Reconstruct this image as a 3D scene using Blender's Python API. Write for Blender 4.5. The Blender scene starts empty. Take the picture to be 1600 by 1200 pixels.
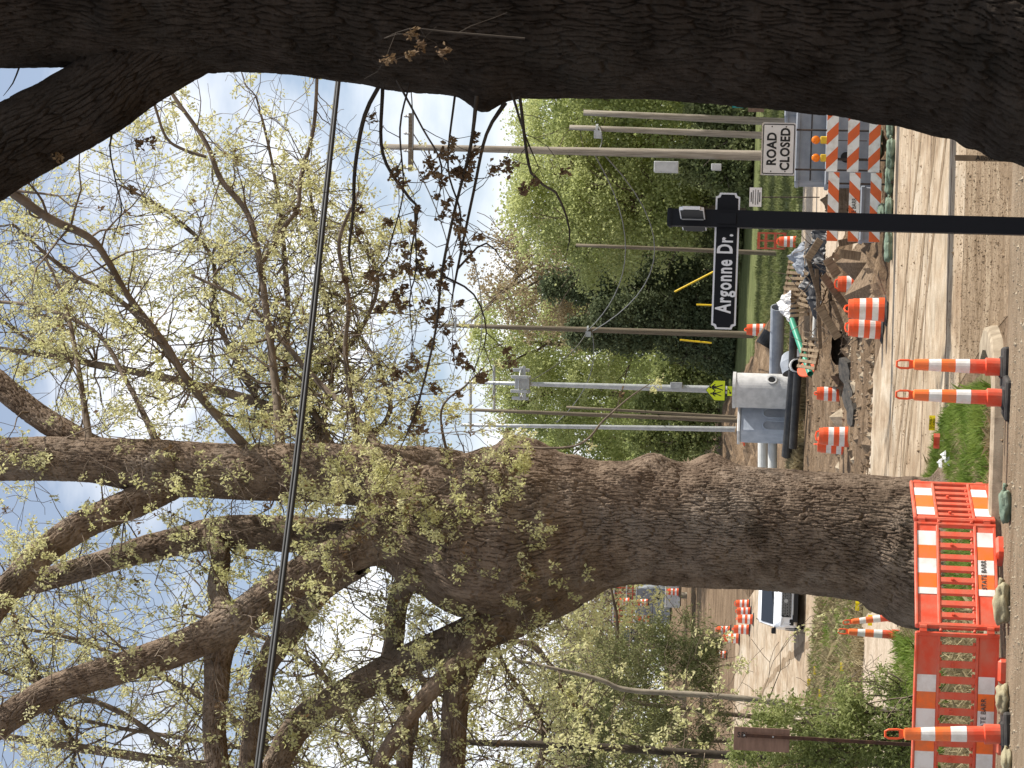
import bpy, bmesh, math, random
import numpy as np
from mathutils import Vector, Matrix, noise as mnoise
random.seed(7); RNG = np.random.default_rng(7)
PI = math.pi
S = bpy.context.scene
COL = S.collection
# ------------------------------------------------------------------ camera (the photograph lies on its side)
F_PX = 3560.0; PITCH = math.atan(440/F_PX); ROLL = math.radians(1.9)
CAMZ = 2.35
cp, sp_, cr, sr = math.cos(PITCH), math.sin(PITCH), math.cos(ROLL), math.sin(ROLL)
C0 = Vector((0, 0, CAMZ))
RU = Vector((cr, -sr*sp_, sr*cp)); UU = Vector((-sr, -cr*sp_, cr*cp)); FW = Vector((0, cp, sp_))
cam = bpy.data.cameras.new('camera'); co = bpy.data.objects.new('camera', cam); COL.objects.link(co)
X = -UU; Y = RU; Z = -FW
co.matrix_world = Matrix(((X.x, Y.x, Z.x, C0.x), (X.y, Y.y, Z.y, C0.y), (X.z, Y.z, Z.z, C0.z), (0, 0, 0, 1)))
cam.sensor_width = 36; cam.lens = 36*F_PX/1600; cam.clip_start = .1; cam.clip_end = 4000
S.camera = co
# ------------------------------------------------------------------ sun and sky
SUN_EL = math.radians(47); SUN_AZ = math.radians(84)      # azimuth from +Y (view) towards +X
sd = Vector((math.sin(SUN_AZ)*math.cos(SUN_EL), math.cos(SUN_AZ)*math.cos(SUN_EL), math.sin(SUN_EL)))
sun = bpy.data.lights.new('sun', 'SUN'); sun.energy = 5.0; sun.angle = math.radians(.53); sun.color = (1, .955, .88)
so = bpy.data.objects.new('sun', sun); COL.objects.link(so)
so.rotation_euler = sd.to_track_quat('Z', 'Y').to_euler()
W = bpy.data.worlds.new('World'); S.world = W; W.use_nodes = True
nt = W.node_tree; nt.nodes.clear()
def nd(nt, t, **kw):
    n = nt.nodes.new(t)
    for k, v in kw.items():
        if k in n.inputs.keys(): n.inputs[k].default_value = v
        else: setattr(n, k, v)
    return n
sky = nd(nt, 'ShaderNodeTexSky'); sky.sky_type = 'NISHITA'; sky.sun_disc = False
sky.sun_elevation = SUN_EL; sky.sun_rotation = SUN_AZ; sky.air_density = 1.0; sky.dust_density = 1.2; sky.ozone_density = 1.6
tc = nd(nt, 'ShaderNodeTexCoord'); mp = nd(nt, 'ShaderNodeMapping'); mp.inputs['Scale'].default_value = (1, 1, 2.2); mp.inputs['Location'].default_value = (.35, .1, .62)
ns = nd(nt, 'ShaderNodeTexNoise', Scale=5.5, Detail=7.0, Roughness=.52)
cr_ = nd(nt, 'ShaderNodeValToRGB'); cr_.color_ramp.elements[0].position = .40; cr_.color_ramp.elements[1].position = .58
cr_.color_ramp.elements[0].color = (.16, .16, .16, 1); cr_.color_ramp.elements[1].color = (.93, .93, .93, 1)
mx = nd(nt, 'ShaderNodeMix'); mx.data_type = 'RGBA'; mx.inputs['B'].default_value = (9.8, 9.9, 10.1, 1)
bg = nd(nt, 'ShaderNodeBackground', Strength=.096); wo = nd(nt, 'ShaderNodeOutputWorld')
L = nt.links.new
L(tc.outputs['Generated'], mp.inputs[0]); L(mp.outputs[0], ns.inputs[0])
sx_ = nd(nt, 'ShaderNodeSeparateXYZ'); m1 = nd(nt, 'ShaderNodeMath'); m1.operation = 'MULTIPLY_ADD'; m1.inputs[1].default_value = -.75; m1.inputs[2].default_value = .15
m2 = nd(nt, 'ShaderNodeMath'); m2.operation = 'ADD'; m3 = nd(nt, 'ShaderNodeClamp'); m3.inputs['Min'].default_value = -.1; m3.inputs['Max'].default_value = .2
L(tc.outputs['Generated'], sx_.inputs[0]); L(sx_.outputs['Z'], m1.inputs[0]); L(m1.outputs[0], m3.inputs[0]); L(m3.outputs[0], m2.inputs[0]); L(ns.outputs[0], m2.inputs[1]); L(m2.outputs[0], cr_.inputs[0])
L(cr_.outputs[0], mx.inputs['Factor']); L(sky.outputs[0], mx.inputs['A']); L(mx.outputs['Result'], bg.inputs[0]); L(bg.outputs[0], wo.inputs[0])
S.view_settings.view_transform = 'Standard'; S.view_settings.look = 'None'; S.view_settings.gamma = 1
S.view_settings.use_curve_mapping = False; S.view_settings.exposure = .5
S.render.engine = 'CYCLES'; S.cycles.max_bounces = 6; S.cycles.transparent_max_bounces = 8

# ------------------------------------------------------------------ geometry helpers
ZT = [(-200, .7), (13, .7), (20, 0), (30, 0), (55, .07), (66, .55), (83, 1.65), (101, 3.1), (127, 4.6), (148, 6.3), (178, 9.5), (222, 13.5), (300, 18), (600, 24), (3000, 24)]
zx = [a for a, b in ZT]; zy = [b for a, b in ZT]
def HZ(y): return float(np.interp(y, zx, zy))
def DIR(v, y):
    """direction through pixel (column v, row y) of the 1600x1200 photograph"""
    a = (600-y)/F_PX; b = -(v-800)/F_PX
    return (FW + RU*a + UU*b)
def AT(v, y, d):                     # the point of that ray at world y = d
    r = DIR(v, y); return C0 + r*(d/r.y)
def SC(p): return F_PX/((p-C0).dot(FW))     # pixels per metre there
def G(v, y):                         # where the ray meets the ground
    r = DIR(v, y); d = 20.0
    while d < 900:
        p = C0 + r*(d/r.y)
        if p.z <= HZ(p.y): break
        d += .5
    lo, hi = d-.5, d
    for _ in range(20):
        m = (lo+hi)/2; p = C0 + r*(m/r.y)
        if p.z <= HZ(p.y): hi = m
        else: lo = m
    p = C0 + r*(hi/r.y); p.z = HZ(p.y); return p

class MB:
    def __init__(s): s.v = []; s.f = []; s.m = []
    def add(s, vs, fs, m=0):
        o = len(s.v); s.v.extend([tuple(a) for a in vs]); s.f.extend([tuple(i+o for i in f) for f in fs]); s.m.extend([m]*len(fs))
    def box(s, c, d, R=None, m=0, taper=1.0):
        vs = []
        for z in (-1, 1):
            for (x, y) in ((-1, -1), (1, -1), (1, 1), (-1, 1)):
                t = taper if z > 0 else 1
                p = Vector((x*d[0]/2*t, y*d[1]/2*t, z*d[2]/2))
                if R is not None: p = R @ p
                vs.append(p+Vector(c))
        s.add(vs, [(3, 2, 1, 0), (4, 5, 6, 7), (0, 1, 5, 4), (1, 2, 6, 5), (2, 3, 7, 6), (3, 0, 4, 7)], m)
    def bbox(s, c, d, b=.01, R=None, m=0):       # box with chamfered vertical edges and top
        x, y, z = d[0]/2, d[1]/2, d[2]/2; vs = []
        for zz, i in ((-z, 0), (z-b, 0), (z, b)):
            for (a, e) in ((-x+b, -y+i), (x-b, -y+i), (x-i, -y+b), (x-i, y-b), (x-b, y-i), (-x+b, y-i), (-x+i, y-b), (-x+i, -y+b)):
                p = Vector((a, e, zz)); p = R @ p if R is not None else p; vs.append(p+Vector(c))
        fs = [tuple(range(7, -1, -1)), tuple(range(16, 24))]
        for r in range(2):
            for i in range(8): j = (i+1) % 8; fs.append((r*8+i, r*8+j, r*8+8+j, r*8+8+i))
        s.add(vs, fs, m)
    def tube(s, pts, rad, n=6, m=0, cap=True):
        pts = [Vector(p) for p in pts]
        if not hasattr(rad, '__len__'): rad = [rad]*len(pts)
        vs = []; a = None
        for i, p in enumerate(pts):
            t = (pts[min(i+1, len(pts)-1)]-pts[max(i-1, 0)]).normalized()
            if a is None: a = t.orthogonal().normalized()
            a = (a - t*a.dot(t)).normalized(); b = t.cross(a)
            for k in range(n):
                g = 2*PI*k/n; vs.append(p+(a*math.cos(g)+b*math.sin(g))*rad[i])
        fs = []
        for i in range(len(pts)-1):
            for k in range(n): j = (k+1) % n; fs.append((i*n+k, i*n+j, i*n+n+j, i*n+n+k))
        if cap: fs.append(tuple(range(n-1, -1, -1))); fs.append(tuple(range(len(vs)-n, len(vs))))
        s.add(vs, fs, m)
    def lathe(s, prof, n=20, c=(0, 0, 0), m=0, mats=None, cap=True):
        vs = []; c = Vector(c)
        for r, z in prof:
            for k in range(n): g = 2*PI*k/n; vs.append(c+Vector((r*math.cos(g), r*math.sin(g), z)))
        o = len(s.v); s.v.extend([tuple(a) for a in vs])
        for i in range(len(prof)-1):
            for k in range(n):
                j = (k+1) % n; s.f.append((o+i*n+k, o+i*n+j, o+i*n+n+j, o+i*n+n+k)); s.m.append(mats[i] if mats else m)
        if cap:
            s.f.append(tuple(o+i for i in range(n-1, -1, -1))); s.m.append(mats[0] if mats else m)
            s.f.append(tuple(o+len(vs)-n+i for i in range(n))); s.m.append(mats[-1] if mats else m)
    def build(s, name, mats, parent=None, smooth=False, kind=None):
        me = bpy.data.meshes.new(name); me.from_pydata(s.v, [], s.f)
        if not isinstance(mats, (list, tuple)): mats = [mats]
        for q in mats: me.materials.append(q)
        if len(mats) > 1: me.polygons.foreach_set('material_index', s.m)
        if smooth: me.polygons.foreach_set('use_smooth', [True]*len(s.f))
        me.update()
        return link(name, me, parent, kind)
def link(name, me, parent=None, kind=None):
    o = bpy.data.objects.new(name, me); COL.objects.link(o)
    if parent is not None: o.parent = parent
    if kind: o['kind'] = kind
    return o
def npmesh(name, V, Fq, mat, parent=None, kind=None, smooth=False, midx=None):
    """V (n,3) array, Fq (m,k) array of equal-sized faces"""
    me = bpy.data.meshes.new(name); n, k = Fq.shape
    me.vertices.add(len(V)); me.vertices.foreach_set('co', np.ascontiguousarray(V, dtype=np.float32).ravel())
    me.loops.add(n*k); me.loops.foreach_set('vertex_index', np.ascontiguousarray(Fq, dtype=np.int32).ravel())
    me.polygons.add(n); me.polygons.foreach_set('loop_start', np.arange(0, n*k, k, dtype=np.int32))
    for q in (mat if isinstance(mat, (list, tuple)) else [mat]): me.materials.append(q)
    if midx is not None: me.polygons.foreach_set('material_index', midx.astype(np.int32))
    me.polygons.foreach_set('use_smooth', np.full(n, smooth))
    me.update(calc_edges=True)
    return link(name, me, parent, kind)
def thing(name, label, cat, loc=(0, 0, 0), rz=0, group=None, rx=0, ry=0):
    o = bpy.data.objects.new(name, None); COL.objects.link(o); o.empty_display_size = .3
    o.location = loc; o.rotation_euler = (rx, ry, rz); o['label'] = label; o['category'] = cat
    if group: o['group'] = group
    return o
def tag(o, label, cat, group=None):
    o['label'] = label; o['category'] = cat
    if group: o['group'] = group
    return o
def dup(root, loc, rz=0, label=None, rx=0, ry=0, sc=1.0):
    def cc(o, par):
        c = o.copy(); COL.objects.link(c)
        if par is not None: c.parent = par
        for ch in kids.get(o.name, []): cc(ch, c)
        return c
    kids = {}
    for ch in list(COL.objects):
        if ch.parent is not None: kids.setdefault(ch.parent.name, []).append(ch)
    r = cc(root, None); r.location = loc; r.rotation_euler = (rx, ry, rz); r.scale = (sc, sc, sc)
    if label: r['label'] = label
    return r
# ------------------------------------------------------------------ materials
def mat(name, col, col2=None, scale=8, rough=.8, bump=0, bscale=40, metal=0, trans=0, spec=.3, stretch=None, lo=.38, hi=.62, detail=6, bdist=.02, coord='Object'):
    m = bpy.data.materials.new(name); m.use_nodes = True; t = m.node_tree; b = t.nodes['Principled BSDF']
    b.inputs['Roughness'].default_value = rough; b.inputs['Metallic'].default_value = metal; b.inputs['Specular IOR Level'].default_value = spec
    tcn = nd(t, 'ShaderNodeTexCoord'); mpn = nd(t, 'ShaderNodeMapping')
    if stretch: mpn.inputs['Scale'].default_value = stretch
    t.links.new(tcn.outputs[coord], mpn.inputs[0])
    cout = None
    if col2 is not None:
        n = nd(t, 'ShaderNodeTexNoise', Scale=scale, Detail=detail, Roughness=.6); t.links.new(mpn.outputs[0], n.inputs[0])
        r = nd(t, 'ShaderNodeValToRGB'); r.color_ramp.elements[0].position = lo; r.color_ramp.elements[1].position = hi
        r.color_ramp.elements[0].color = (*col, 1); r.color_ramp.elements[1].color = (*col2, 1)
        t.links.new(n.outputs[0], r.inputs[0]); t.links.new(r.outputs[0], b.inputs['Base Color']); cout = r.outputs[0]
    else: b.inputs['Base Color'].default_value = (*col, 1)
    if bump:
        n2 = nd(t, 'ShaderNodeTexNoise', Scale=bscale, Detail=6.0, Roughness=.65); t.links.new(mpn.outputs[0], n2.inputs[0])
        bp = nd(t, 'ShaderNodeBump', Strength=bump, Distance=bdist); t.links.new(n2.outputs[0], bp.inputs['Height']); t.links.new(bp.outputs[0], b.inputs['Normal'])
    if trans:
        tr = nd(t, 'ShaderNodeBsdfTranslucent'); ms = nd(t, 'ShaderNodeMixShader'); ms.inputs[0].default_value = trans
        if cout is not None: t.links.new(cout, tr.inputs[0])
        else: tr.inputs[0].default_value = (*col, 1)
        t.links.new(b.outputs[0], ms.inputs[1]); t.links.new(tr.outputs[0], ms.inputs[2])
        t.links.new(ms.outputs[0], t.nodes['Material Output'].inputs[0])
    return m
def ground_mat(name, cols, big, bigs, fine, bump, bs=30, rough=.95, bdist=.03):
    """three colours mixed by a stretched broad noise and a fine one"""
    m = bpy.data.materials.new(name); m.use_nodes = True; t = m.node_tree; b = t.nodes['Principled BSDF']
    b.inputs['Roughness'].default_value = rough; b.inputs['Specular IOR Level'].default_value = .15
    tcn = nd(t, 'ShaderNodeTexCoord'); mpn = nd(t, 'ShaderNodeMapping'); mpn.inputs['Scale'].default_value = bigs; mpn.inputs['Rotation'].default_value = (0, 0, .12)
    t.links.new(tcn.outputs['Object'], mpn.inputs[0])
    n1 = nd(t, 'ShaderNodeTexNoise', Scale=big, Detail=8.0, Roughness=.66, Distortion=1.6); t.links.new(mpn.outputs[0], n1.inputs[0])
    n2 = nd(t, 'ShaderNodeTexNoise', Scale=fine, Detail=5.0, Roughness=.7); t.links.new(tcn.outputs['Object'], n2.inputs[0])
    r = nd(t, 'ShaderNodeValToRGB'); e = r.color_ramp.elements; e[0].position = .33; e[1].position = .66; e[0].color = (*cols[0], 1); e[1].color = (*cols[2], 1)
    k = e.new(.5); k.color = (*cols[1], 1); t.links.new(n1.outputs[0], r.inputs[0])
    r2 = nd(t, 'ShaderNodeValToRGB'); r2.color_ramp.elements[0].position = .3; r2.color_ramp.elements[1].position = .7
    r2.color_ramp.elements[0].color = (.62, .6, .56, 1); r2.color_ramp.elements[1].color = (1.2, 1.2, 1.2, 1); t.links.new(n2.outputs[0], r2.inputs[0])
    mu = nd(t, 'ShaderNodeMix'); mu.data_type = 'RGBA'; mu.blend_type = 'MULTIPLY'; mu.inputs['Factor'].default_value = 1
    t.links.new(r.outputs[0], mu.inputs['A']); t.links.new(r2.outputs[0], mu.inputs['B']); t.links.new(mu.outputs['Result'], b.inputs['Base Color'])
    n3 = nd(t, 'ShaderNodeTexNoise', Scale=bs, Detail=6.0, Roughness=.7); t.links.new(tcn.outputs['Object'], n3.inputs[0])
    bp = nd(t, 'ShaderNodeBump', Strength=bump, Distance=bdist); t.links.new(n3.outputs[0], bp.inputs['Height']); t.links.new(bp.outputs[0], b.inputs['Normal'])
    return m
M = {}
M['dirt'] = ground_mat('dirt', [(.115, .075, .045), (.19, .13, .08), (.28, .2, .13)], .55, (.5, 1.3, 1), 6, .8, 9, bdist=.12)
M['road'] = ground_mat('dusty concrete', [(.29, .205, .13), (.41, .32, .225), (.50, .425, .33)], .8, (.6, .22, 1), 1.7, .7, 9, bdist=.05)
M['grit'] = ground_mat('gritty tracked dirt', [(.17, .115, .065), (.29, .21, .135), (.40, .31, .21)], 1.0, (.5, 1.2, 1), 12, 1.0, 14, bdist=.05)
M['street'] = ground_mat('gritty street', [(.19, .135, .085), (.26, .195, .13), (.34, .26, .18)], 1.3, (.35, 1.3, 1), 38, .8, 60)
M['lawn'] = ground_mat('lawn', [(.07, .085, .03), (.12, .14, .05), (.18, .19, .08)], .8, (.5, 1, 1), 9, .7, 20)
M['wild'] = ground_mat('rough grass', [(.13, .095, .055), (.15, .13, .06), (.23, .19, .11)], 1.2, (.8, 1, 1), 9, .8, 20)
M['drive'] = ground_mat('driveway', [(.36, .28, .2), (.45, .36, .27), (.52, .44, .34)], .6, (.5, 1, 1), 10, .2)
M['kerb'] = mat('kerb concrete', (.24, .19, .13), (.38, .31, .22), 6, .9, .4, 60)
M['concrete'] = mat('precast concrete', (.48, .475, .46), (.62, .61, .59), 3, .85, .25, 50)
M['concrete_b'] = mat('bluish precast', (.33, .37, .43), (.44, .48, .54), 2, .85, .25, 40)
M['concrete_grey'] = mat('grey precast', (.24, .26, .29), (.33, .35, .38), 2, .85, .25, 40)
M['barrel_o'] = mat('orange plastic', (.85, .10, .02), (.56, .13, .055), 4, .5, .05, 20, lo=.42, hi=.85, spec=.4)
M['fluo'] = mat('orange sheeting', (.95, .17, .02), (.70, .17, .05), 6, .4, spec=.4)
M['red_o'] = mat('faded orange red plastic', (.68, .075, .03), (.60, .15, .09), 5, .5, .1, 20, spec=.35)
M['white_s'] = mat('white sheeting', (.78, .77, .74), (.50, .44, .36), 5, .5, .05, 60, lo=.45, hi=.85)
M['rubber'] = mat('black rubber', (.018, .018, .018), (.05, .045, .04), 6, .8, .2, 30)
M['black'] = mat('black paint', (.008, .009, .012), None, rough=.6, spec=.2)
M['sign_w'] = mat('sign white', (.70, .68, .66), (.62, .6, .58), 3, .5)
M['lettering_b'] = mat('black lettering', (.012, .012, .012), None, rough=.5)
M['faded_b'] = mat('faded stencil ink', (.06, .055, .05), (.30, .27, .24), 25, .6, lo=.5, hi=.7)
M['lettering_w'] = mat('white lettering', (.8, .8, .8), None, rough=.5)
M['yellow'] = mat('fluorescent yellow green', (.62, .72, .02), None, rough=.45)
M['yellow_flag'] = mat('yellow plastic', (.8, .62, .01), None, rough=.5, trans=.2)
M['amber'] = mat('amber lens', (.9, .27, .01), None, rough=.15, spec=.6, trans=.3)
M['lamp_y'] = mat('yellow lamp body', (.65, .42, .03), None, rough=.5)
M['iron'] = mat('dark iron', (.03, .025, .022), (.06, .04, .03), 8, .7, .1)
M['rust'] = mat('rusty steel', (.05, .025, .018), (.10, .05, .03), 10, .8, .2)
M['ply'] = mat('pinkish plywood', (.20, .125, .09), (.27, .17, .125), 3, .85, .1, 30, stretch=(1, 1, 6))
M['polewood'] = mat('weathered pole wood', (.19, .165, .13), (.33, .29, .235), 3, .9, .3, 20, stretch=(6, 6, .3))
M['polewood_d'] = mat('dark pole wood', (.12, .095, .065), (.19, .155, .11), 3, .9, .3, 20, stretch=(6, 6, .3))
M['polegrey'] = mat('galvanised steel', (.36, .37, .37), (.46, .47, .47), 3, .5, .05, metal=.3)
M['timber'] = mat('raw timber', (.22, .155, .095), (.37, .275, .175), 5, .85, .3, 30, stretch=(.6, 5, 5))
M['timber_d'] = mat('muddy timber', (.13, .09, .055), (.24, .17, .11), 5, .9, .4, 30, stretch=(.6, 5, 5))
M['tarp'] = mat('black sheet', (.012, .012, .014), (.03, .03, .032), 4, .45, .3, 8)
M['hdpe'] = mat('black plastic pipe', (.02, .021, .023), (.05, .048, .045), 3, .5, .1)
M['pvc_g'] = mat('green pipe', (.03, .28, .17), (.04, .22, .14), 2, .4)
M['pvc_w'] = mat('pale pipe', (.5, .5, .47), (.6, .6, .57), 2, .5)
M['bag'] = mat('green sandbag cloth', (.12, .17, .125), (.20, .25, .18), 5, .85, .5, 35)
M['bag2'] = mat('tan sandbag cloth', (.27, .23, .14), (.36, .32, .2), 5, .85, .5, 35)
M['white_car'] = mat('white car paint', (.78, .79, .8), None, rough=.2, spec=.6)
M['glass'] = mat('dark glass', (.015, .018, .022), None, rough=.06, spec=.8)
M['lens'] = mat('headlight glass', (.55, .57, .6), None, rough=.1, spec=.8)
M['trim'] = mat('black trim', (.012, .012, .013), None, rough=.4)
M['stake'] = mat('stake wood', (.16, .115, .07), (.23, .17, .11), 6, .9, .2)
M['cable'] = mat('black cable', (.01, .01, .01), None, rough=.6)
M['wire'] = mat('grey wire', (.16, .16, .15), None, rough=.6)
M['guy'] = mat('yellow guard', (.75, .5, .02), None, rough=.5)
M['grass'] = mat('grass blade', (.13, .21, .03), (.24, .31, .06), 1.5, .7, trans=.35)
M['lawn_blade'] = mat('lawn blade', (.13, .155, .05), (.23, .24, .10), 1.5, .8, trans=.3)
M['dry'] = mat('dry grass', (.28, .22, .12), (.36, .30, .17), 1.5, .9, trans=.2)
M['leaf_m'] = mat('new maple leaf', (.54, .535, .22), (.74, .71, .42), 2.2, .6, trans=.5, lo=.3, hi=.7)
M['leaf_y'] = mat('yellow green leaf', (.34, .40, .07), (.50, .52, .12), 1.5, .6, trans=.5)
M['leaf_b'] = mat('brown bud', (.14, .085, .045), (.24, .16, .08), 8, .8, trans=.25)
M['leaf_bg1'] = mat('bright tree leaf', (.38, .42, .16), (.56, .58, .27), .25, .75, trans=.52, lo=.35, hi=.65)
M['leaf_bg2'] = mat('brownish tree leaf', (.30, .23, .13), (.42, .34, .20), .3, .8, trans=.45)
M['leaf_bg3'] = mat('mid green leaf', (.29, .34, .12), (.46, .50, .20), .3, .8, trans=.5)
M['needle'] = mat('dark needle', (.085, .11, .055), (.16, .185, .09), .5, .85, trans=.2)
M['needle_l'] = mat('lighter needle', (.16, .19, .08), (.27, .29, .13), .5, .85, trans=.3)
M['needle2'] = mat('juniper needle', (.12, .14, .055), (.22, .22, .10), .8, .85, trans=.2)
M['bush'] = mat('bush leaf', (.19, .23, .07), (.34, .37, .14), 1, .7, trans=.4)
M['twig'] = mat('twig bark', (.10, .075, .055), (.19, .145, .105), 3, .9)
M['twig_d'] = mat('dark twig bark', (.035, .027, .02), (.07, .055, .04), 3, .9)
M['twig_g'] = mat('pale twig bark', (.22, .19, .15), (.3, .26, .2), 3, .9)
def bark_mat(name, c1, c2, c3=None):
    m = mat(name, c1, c2, 3.2, .95, .9, 26, spec=.1, bdist=.03, lo=.35, hi=.65, detail=9)
    t = m.node_tree; b = t.nodes['Principled BSDF']; src = b.inputs['Base Color'].links[0].from_socket; tcn = nd(t, 'ShaderNodeTexCoord')
    for (sc_, colr, p0, p1, f) in ((.9, tuple(min(1, c*1.5) for c in (c2[0]*.86, c2[1]*.98, c2[1]*.80)), .50, .70, .5), (1.7, (c1[0]*.55, c1[1]*.62, c1[2]*.6), .56, .72, .7), (12, tuple(min(1, c*1.35) for c in c2), .58, .7, .5)):
        n = nd(t, 'ShaderNodeTexNoise', Scale=sc_, Detail=6.0, Roughness=.65); t.links.new(tcn.outputs['Object'], n.inputs[0])
        r = nd(t, 'ShaderNodeMapRange'); r.inputs['From Min'].default_value = p0; r.inputs['From Max'].default_value = p1; r.inputs['To Max'].default_value = f; t.links.new(n.outputs[0], r.inputs[0])
        x = nd(t, 'ShaderNodeMix'); x.data_type = 'RGBA'; x.inputs['B'].default_value = (*colr, 1); t.links.new(r.outputs[0], x.inputs['Factor']); t.links.new(src, x.inputs['A']); src = x.outputs['Result']
    t.links.new(src, b.inputs['Base Color'])
    return m
M['bark'] = bark_mat('furrowed maple bark', (.125, .088, .062), (.26, .195, .142))
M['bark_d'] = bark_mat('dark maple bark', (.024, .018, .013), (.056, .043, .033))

# ------------------------------------------------------------------ ground
def strip(name, rows, m, lift=0.0, parent=None, kind='structure', nx=1, edge=0):
    """rows: list of (y, x0, x1); a sheet that follows the ground"""
    ys = [r[0] for r in rows]; y = ys[0]; out = [ys[0]]
    k = math.floor(ys[0])+1
    while k < ys[-1]: out.append(float(k)); out.append(min(k+.5, ys[-1]-.01)) if k+.5 < ys[-1] else None; k += 1
    out += ys; out = sorted(set(out)); mb = MB(); vs = []; fs = []
    X0 = [r[1] for r in rows]; X1 = [r[2] for r in rows]
    for yy in out:
        a = float(np.interp(yy, ys, X0)); b = float(np.interp(yy, ys, X1))
        if edge:
            a += edge*(mnoise.noise(Vector((yy*.7, 3.1, len(name))))+.5*mnoise.noise(Vector((yy*2.3, 7.1, len(name)))))
            b += edge*(mnoise.noise(Vector((yy*.7, 9.1, len(name))))+.5*mnoise.noise(Vector((yy*2.3, 1.1, len(name)))))
        for i in range(nx+1): vs.append((a+(b-a)*i/nx, yy, HZ(yy)+lift))
    w = nx+1
    for j in range(len(out)-1):
        for i in range(nx): fs.append((j*w+i, j*w+i+1, j*w+w+i+1, j*w+w+i))
    mb.add(vs, fs); return mb.build(name, m, parent, kind=kind)
g = MB(); ys = list(range(-200, 13))+[13+.5*i for i in range(0, 700)] + list(range(363, 600, 4))+[600, 900, 1500, 3000]
ys = [float(v) for v in ys]; vs = []; fs = []
ys = sorted(set(ys+[float(a) for a, b in ZT if -200 <= a <= 3000]))
xs = [-1500, -400, -120, -60, -30, 0, 30, 60, 120, 400, 1500]
for yy in ys:
    for x in xs: vs.append((x, yy, HZ(yy)))
w = len(xs)
for j in range(len(ys)-1):
    for i in range(w-1): fs.append((j*w+i, j*w+i+1, j*w+w+i+1, j*w+w+i))
g.add(vs, fs); g.build('ground', M['dirt'], kind='structure')
# lawn far side, both sides
strip('lawn', [(80, 4.6, 60), (92, 4.3, 60), (108, 3.4, 60), (133, 1.6, 60), (155, -1.2, 60), (175, -5, 60), (340, -12, 100)], M['lawn'], .012, edge=.6)
strip('side_street', [(14, -60, 60), (25.9, -60, 60)], M['street'], .008)
strip('corner_pavement', [(25.9, .95, 60), (29, .7, 60), (33, .2, 60), (35.2, -.1, 60)], M['grit'], .006)
# main road: concrete slabs in bays
road = strip('main_road', [(33, .2, 60), (37, -.5, 60), (39, -1.2, 60), (48, -2.2, 60), (54, -2.9, 60), (56, -3.1, 1.9), (66, -4.4, -1.2), (72, -5.2, -3.2), (80, -12, -4.6), (100, -16, -7.4), (112, -18, -9.4), (135, -21, -13)], M['road'], .010)
# joints: dark recessed-looking sawn strips 12 mm wide, a sheet above the slab
jn = MB()
for (y0, xa, xb) in [(41.5, -1.4, 40), (35.9, -.3, 40), (48.5, -2.2, 40), (76.5, -8.6, -4.4), (83, -12.8, -5.4), (90, -14.1, -6.4), (97, -15.4, -7.2), (104, -16.6, -8.2), (111, -17.8, -9.3)]:
    jn.box(((xa+xb)/2, y0, HZ(y0)+.012), (xb-xa, .05, .006))
j = jn.build('joint', M['rust'], road, kind='stuff')
strip('driveway', [(45.5, -20, -3.6), (50, -20, -4.3), (57, -20, -5.2), (61, -12, -6.0), (63.5, -9, -6.8)], M['drive'], .016, edge=.25)
strip('verge_ground', [(26.3, -30, .35), (28.6, -30, .38), (31.5, -30, .2), (36, -30, -.35), (39, -30, -1.3), (45, -30, -2.3), (60, -30, -3.9), (76, -30, -6.0), (79, -30, -9)], M['wild'], .014, edge=.12)
strip('pavement_apron', [(66, 2.4, 40), (78, 3.2, 40), (90, 4.2, 12)], M['drive'], .022)
for i_, rws in enumerate([[(35.5, 5.2, 5.5), (39, 3.2, 3.55), (44, .2, .6), (49, -3, -2.5)], [(35.5, 7.2, 7.5), (40, 4.6, 4.95), (46, .9, 1.3), (53, -2.8, -2.3)], [(37, 8.5, 8.75), (43, 2.4, 2.7), (48, -1.6, -1.2)], [(41, 9, 9.4), (45, 5.0, 5.4), (50, 1.8, 2.2), (54.5, -1.6, -1.2)], [(72, -7.4, -7.1), (90, -10.5, -10.2), (110, -15.0, -14.7), (130, -18.6, -18.2)], [(72, -9.4, -9.1), (90, -12.4, -12.1), (110, -16.4, -16.1), (130, -20, -19.7)]]):
    strip('wheel_track', rws, M['grit'], .014+.001*i_, edge=.15)
# kerb round the verge corner (real step)
kb = MB()
kp = [(-30, 26.05), (-6, 26.05), (-.2, 26.08), (.25, 26.2), (.55, 26.55), (.72, 27.2), (.74, 28.0), (.6, 29.2)]
for i in range(len(kp)-1):
    for k in range(2 if i > 1 else 1):
        pass
prof = [(-.16, 0), (-.13, .11), (-.09, .13), (.14, .13), (.16, 0)]
pts = [Vector((a, b, 0)) for a, b in kp]; vs = []; fs = []
for i, p in enumerate(pts):
    t = (pts[min(i+1, len(pts)-1)]-pts[max(i-1, 0)]).normalized(); n = Vector((t.y, -t.x, 0))
    for (a, h) in prof: q = p+n*(-a); vs.append((q.x, q.y, h*(.35 if i == len(pts)-1 else .8 if i == len(pts)-2 else 1)))
for i in range(len(pts)-1):
    for k in range(4): fs.append((i*5+k, i*5+k+1, i*5+6+k, i*5+5+k))
fs.append((35, 36, 37, 38, 39)); kb.add(vs, fs); kb.build('kerb', M['kerb'], kind='structure')
strip('concrete_gutter', [(26.2, -12, -.4), (26.8, -12, .3)], M['kerb'], .03)

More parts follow.
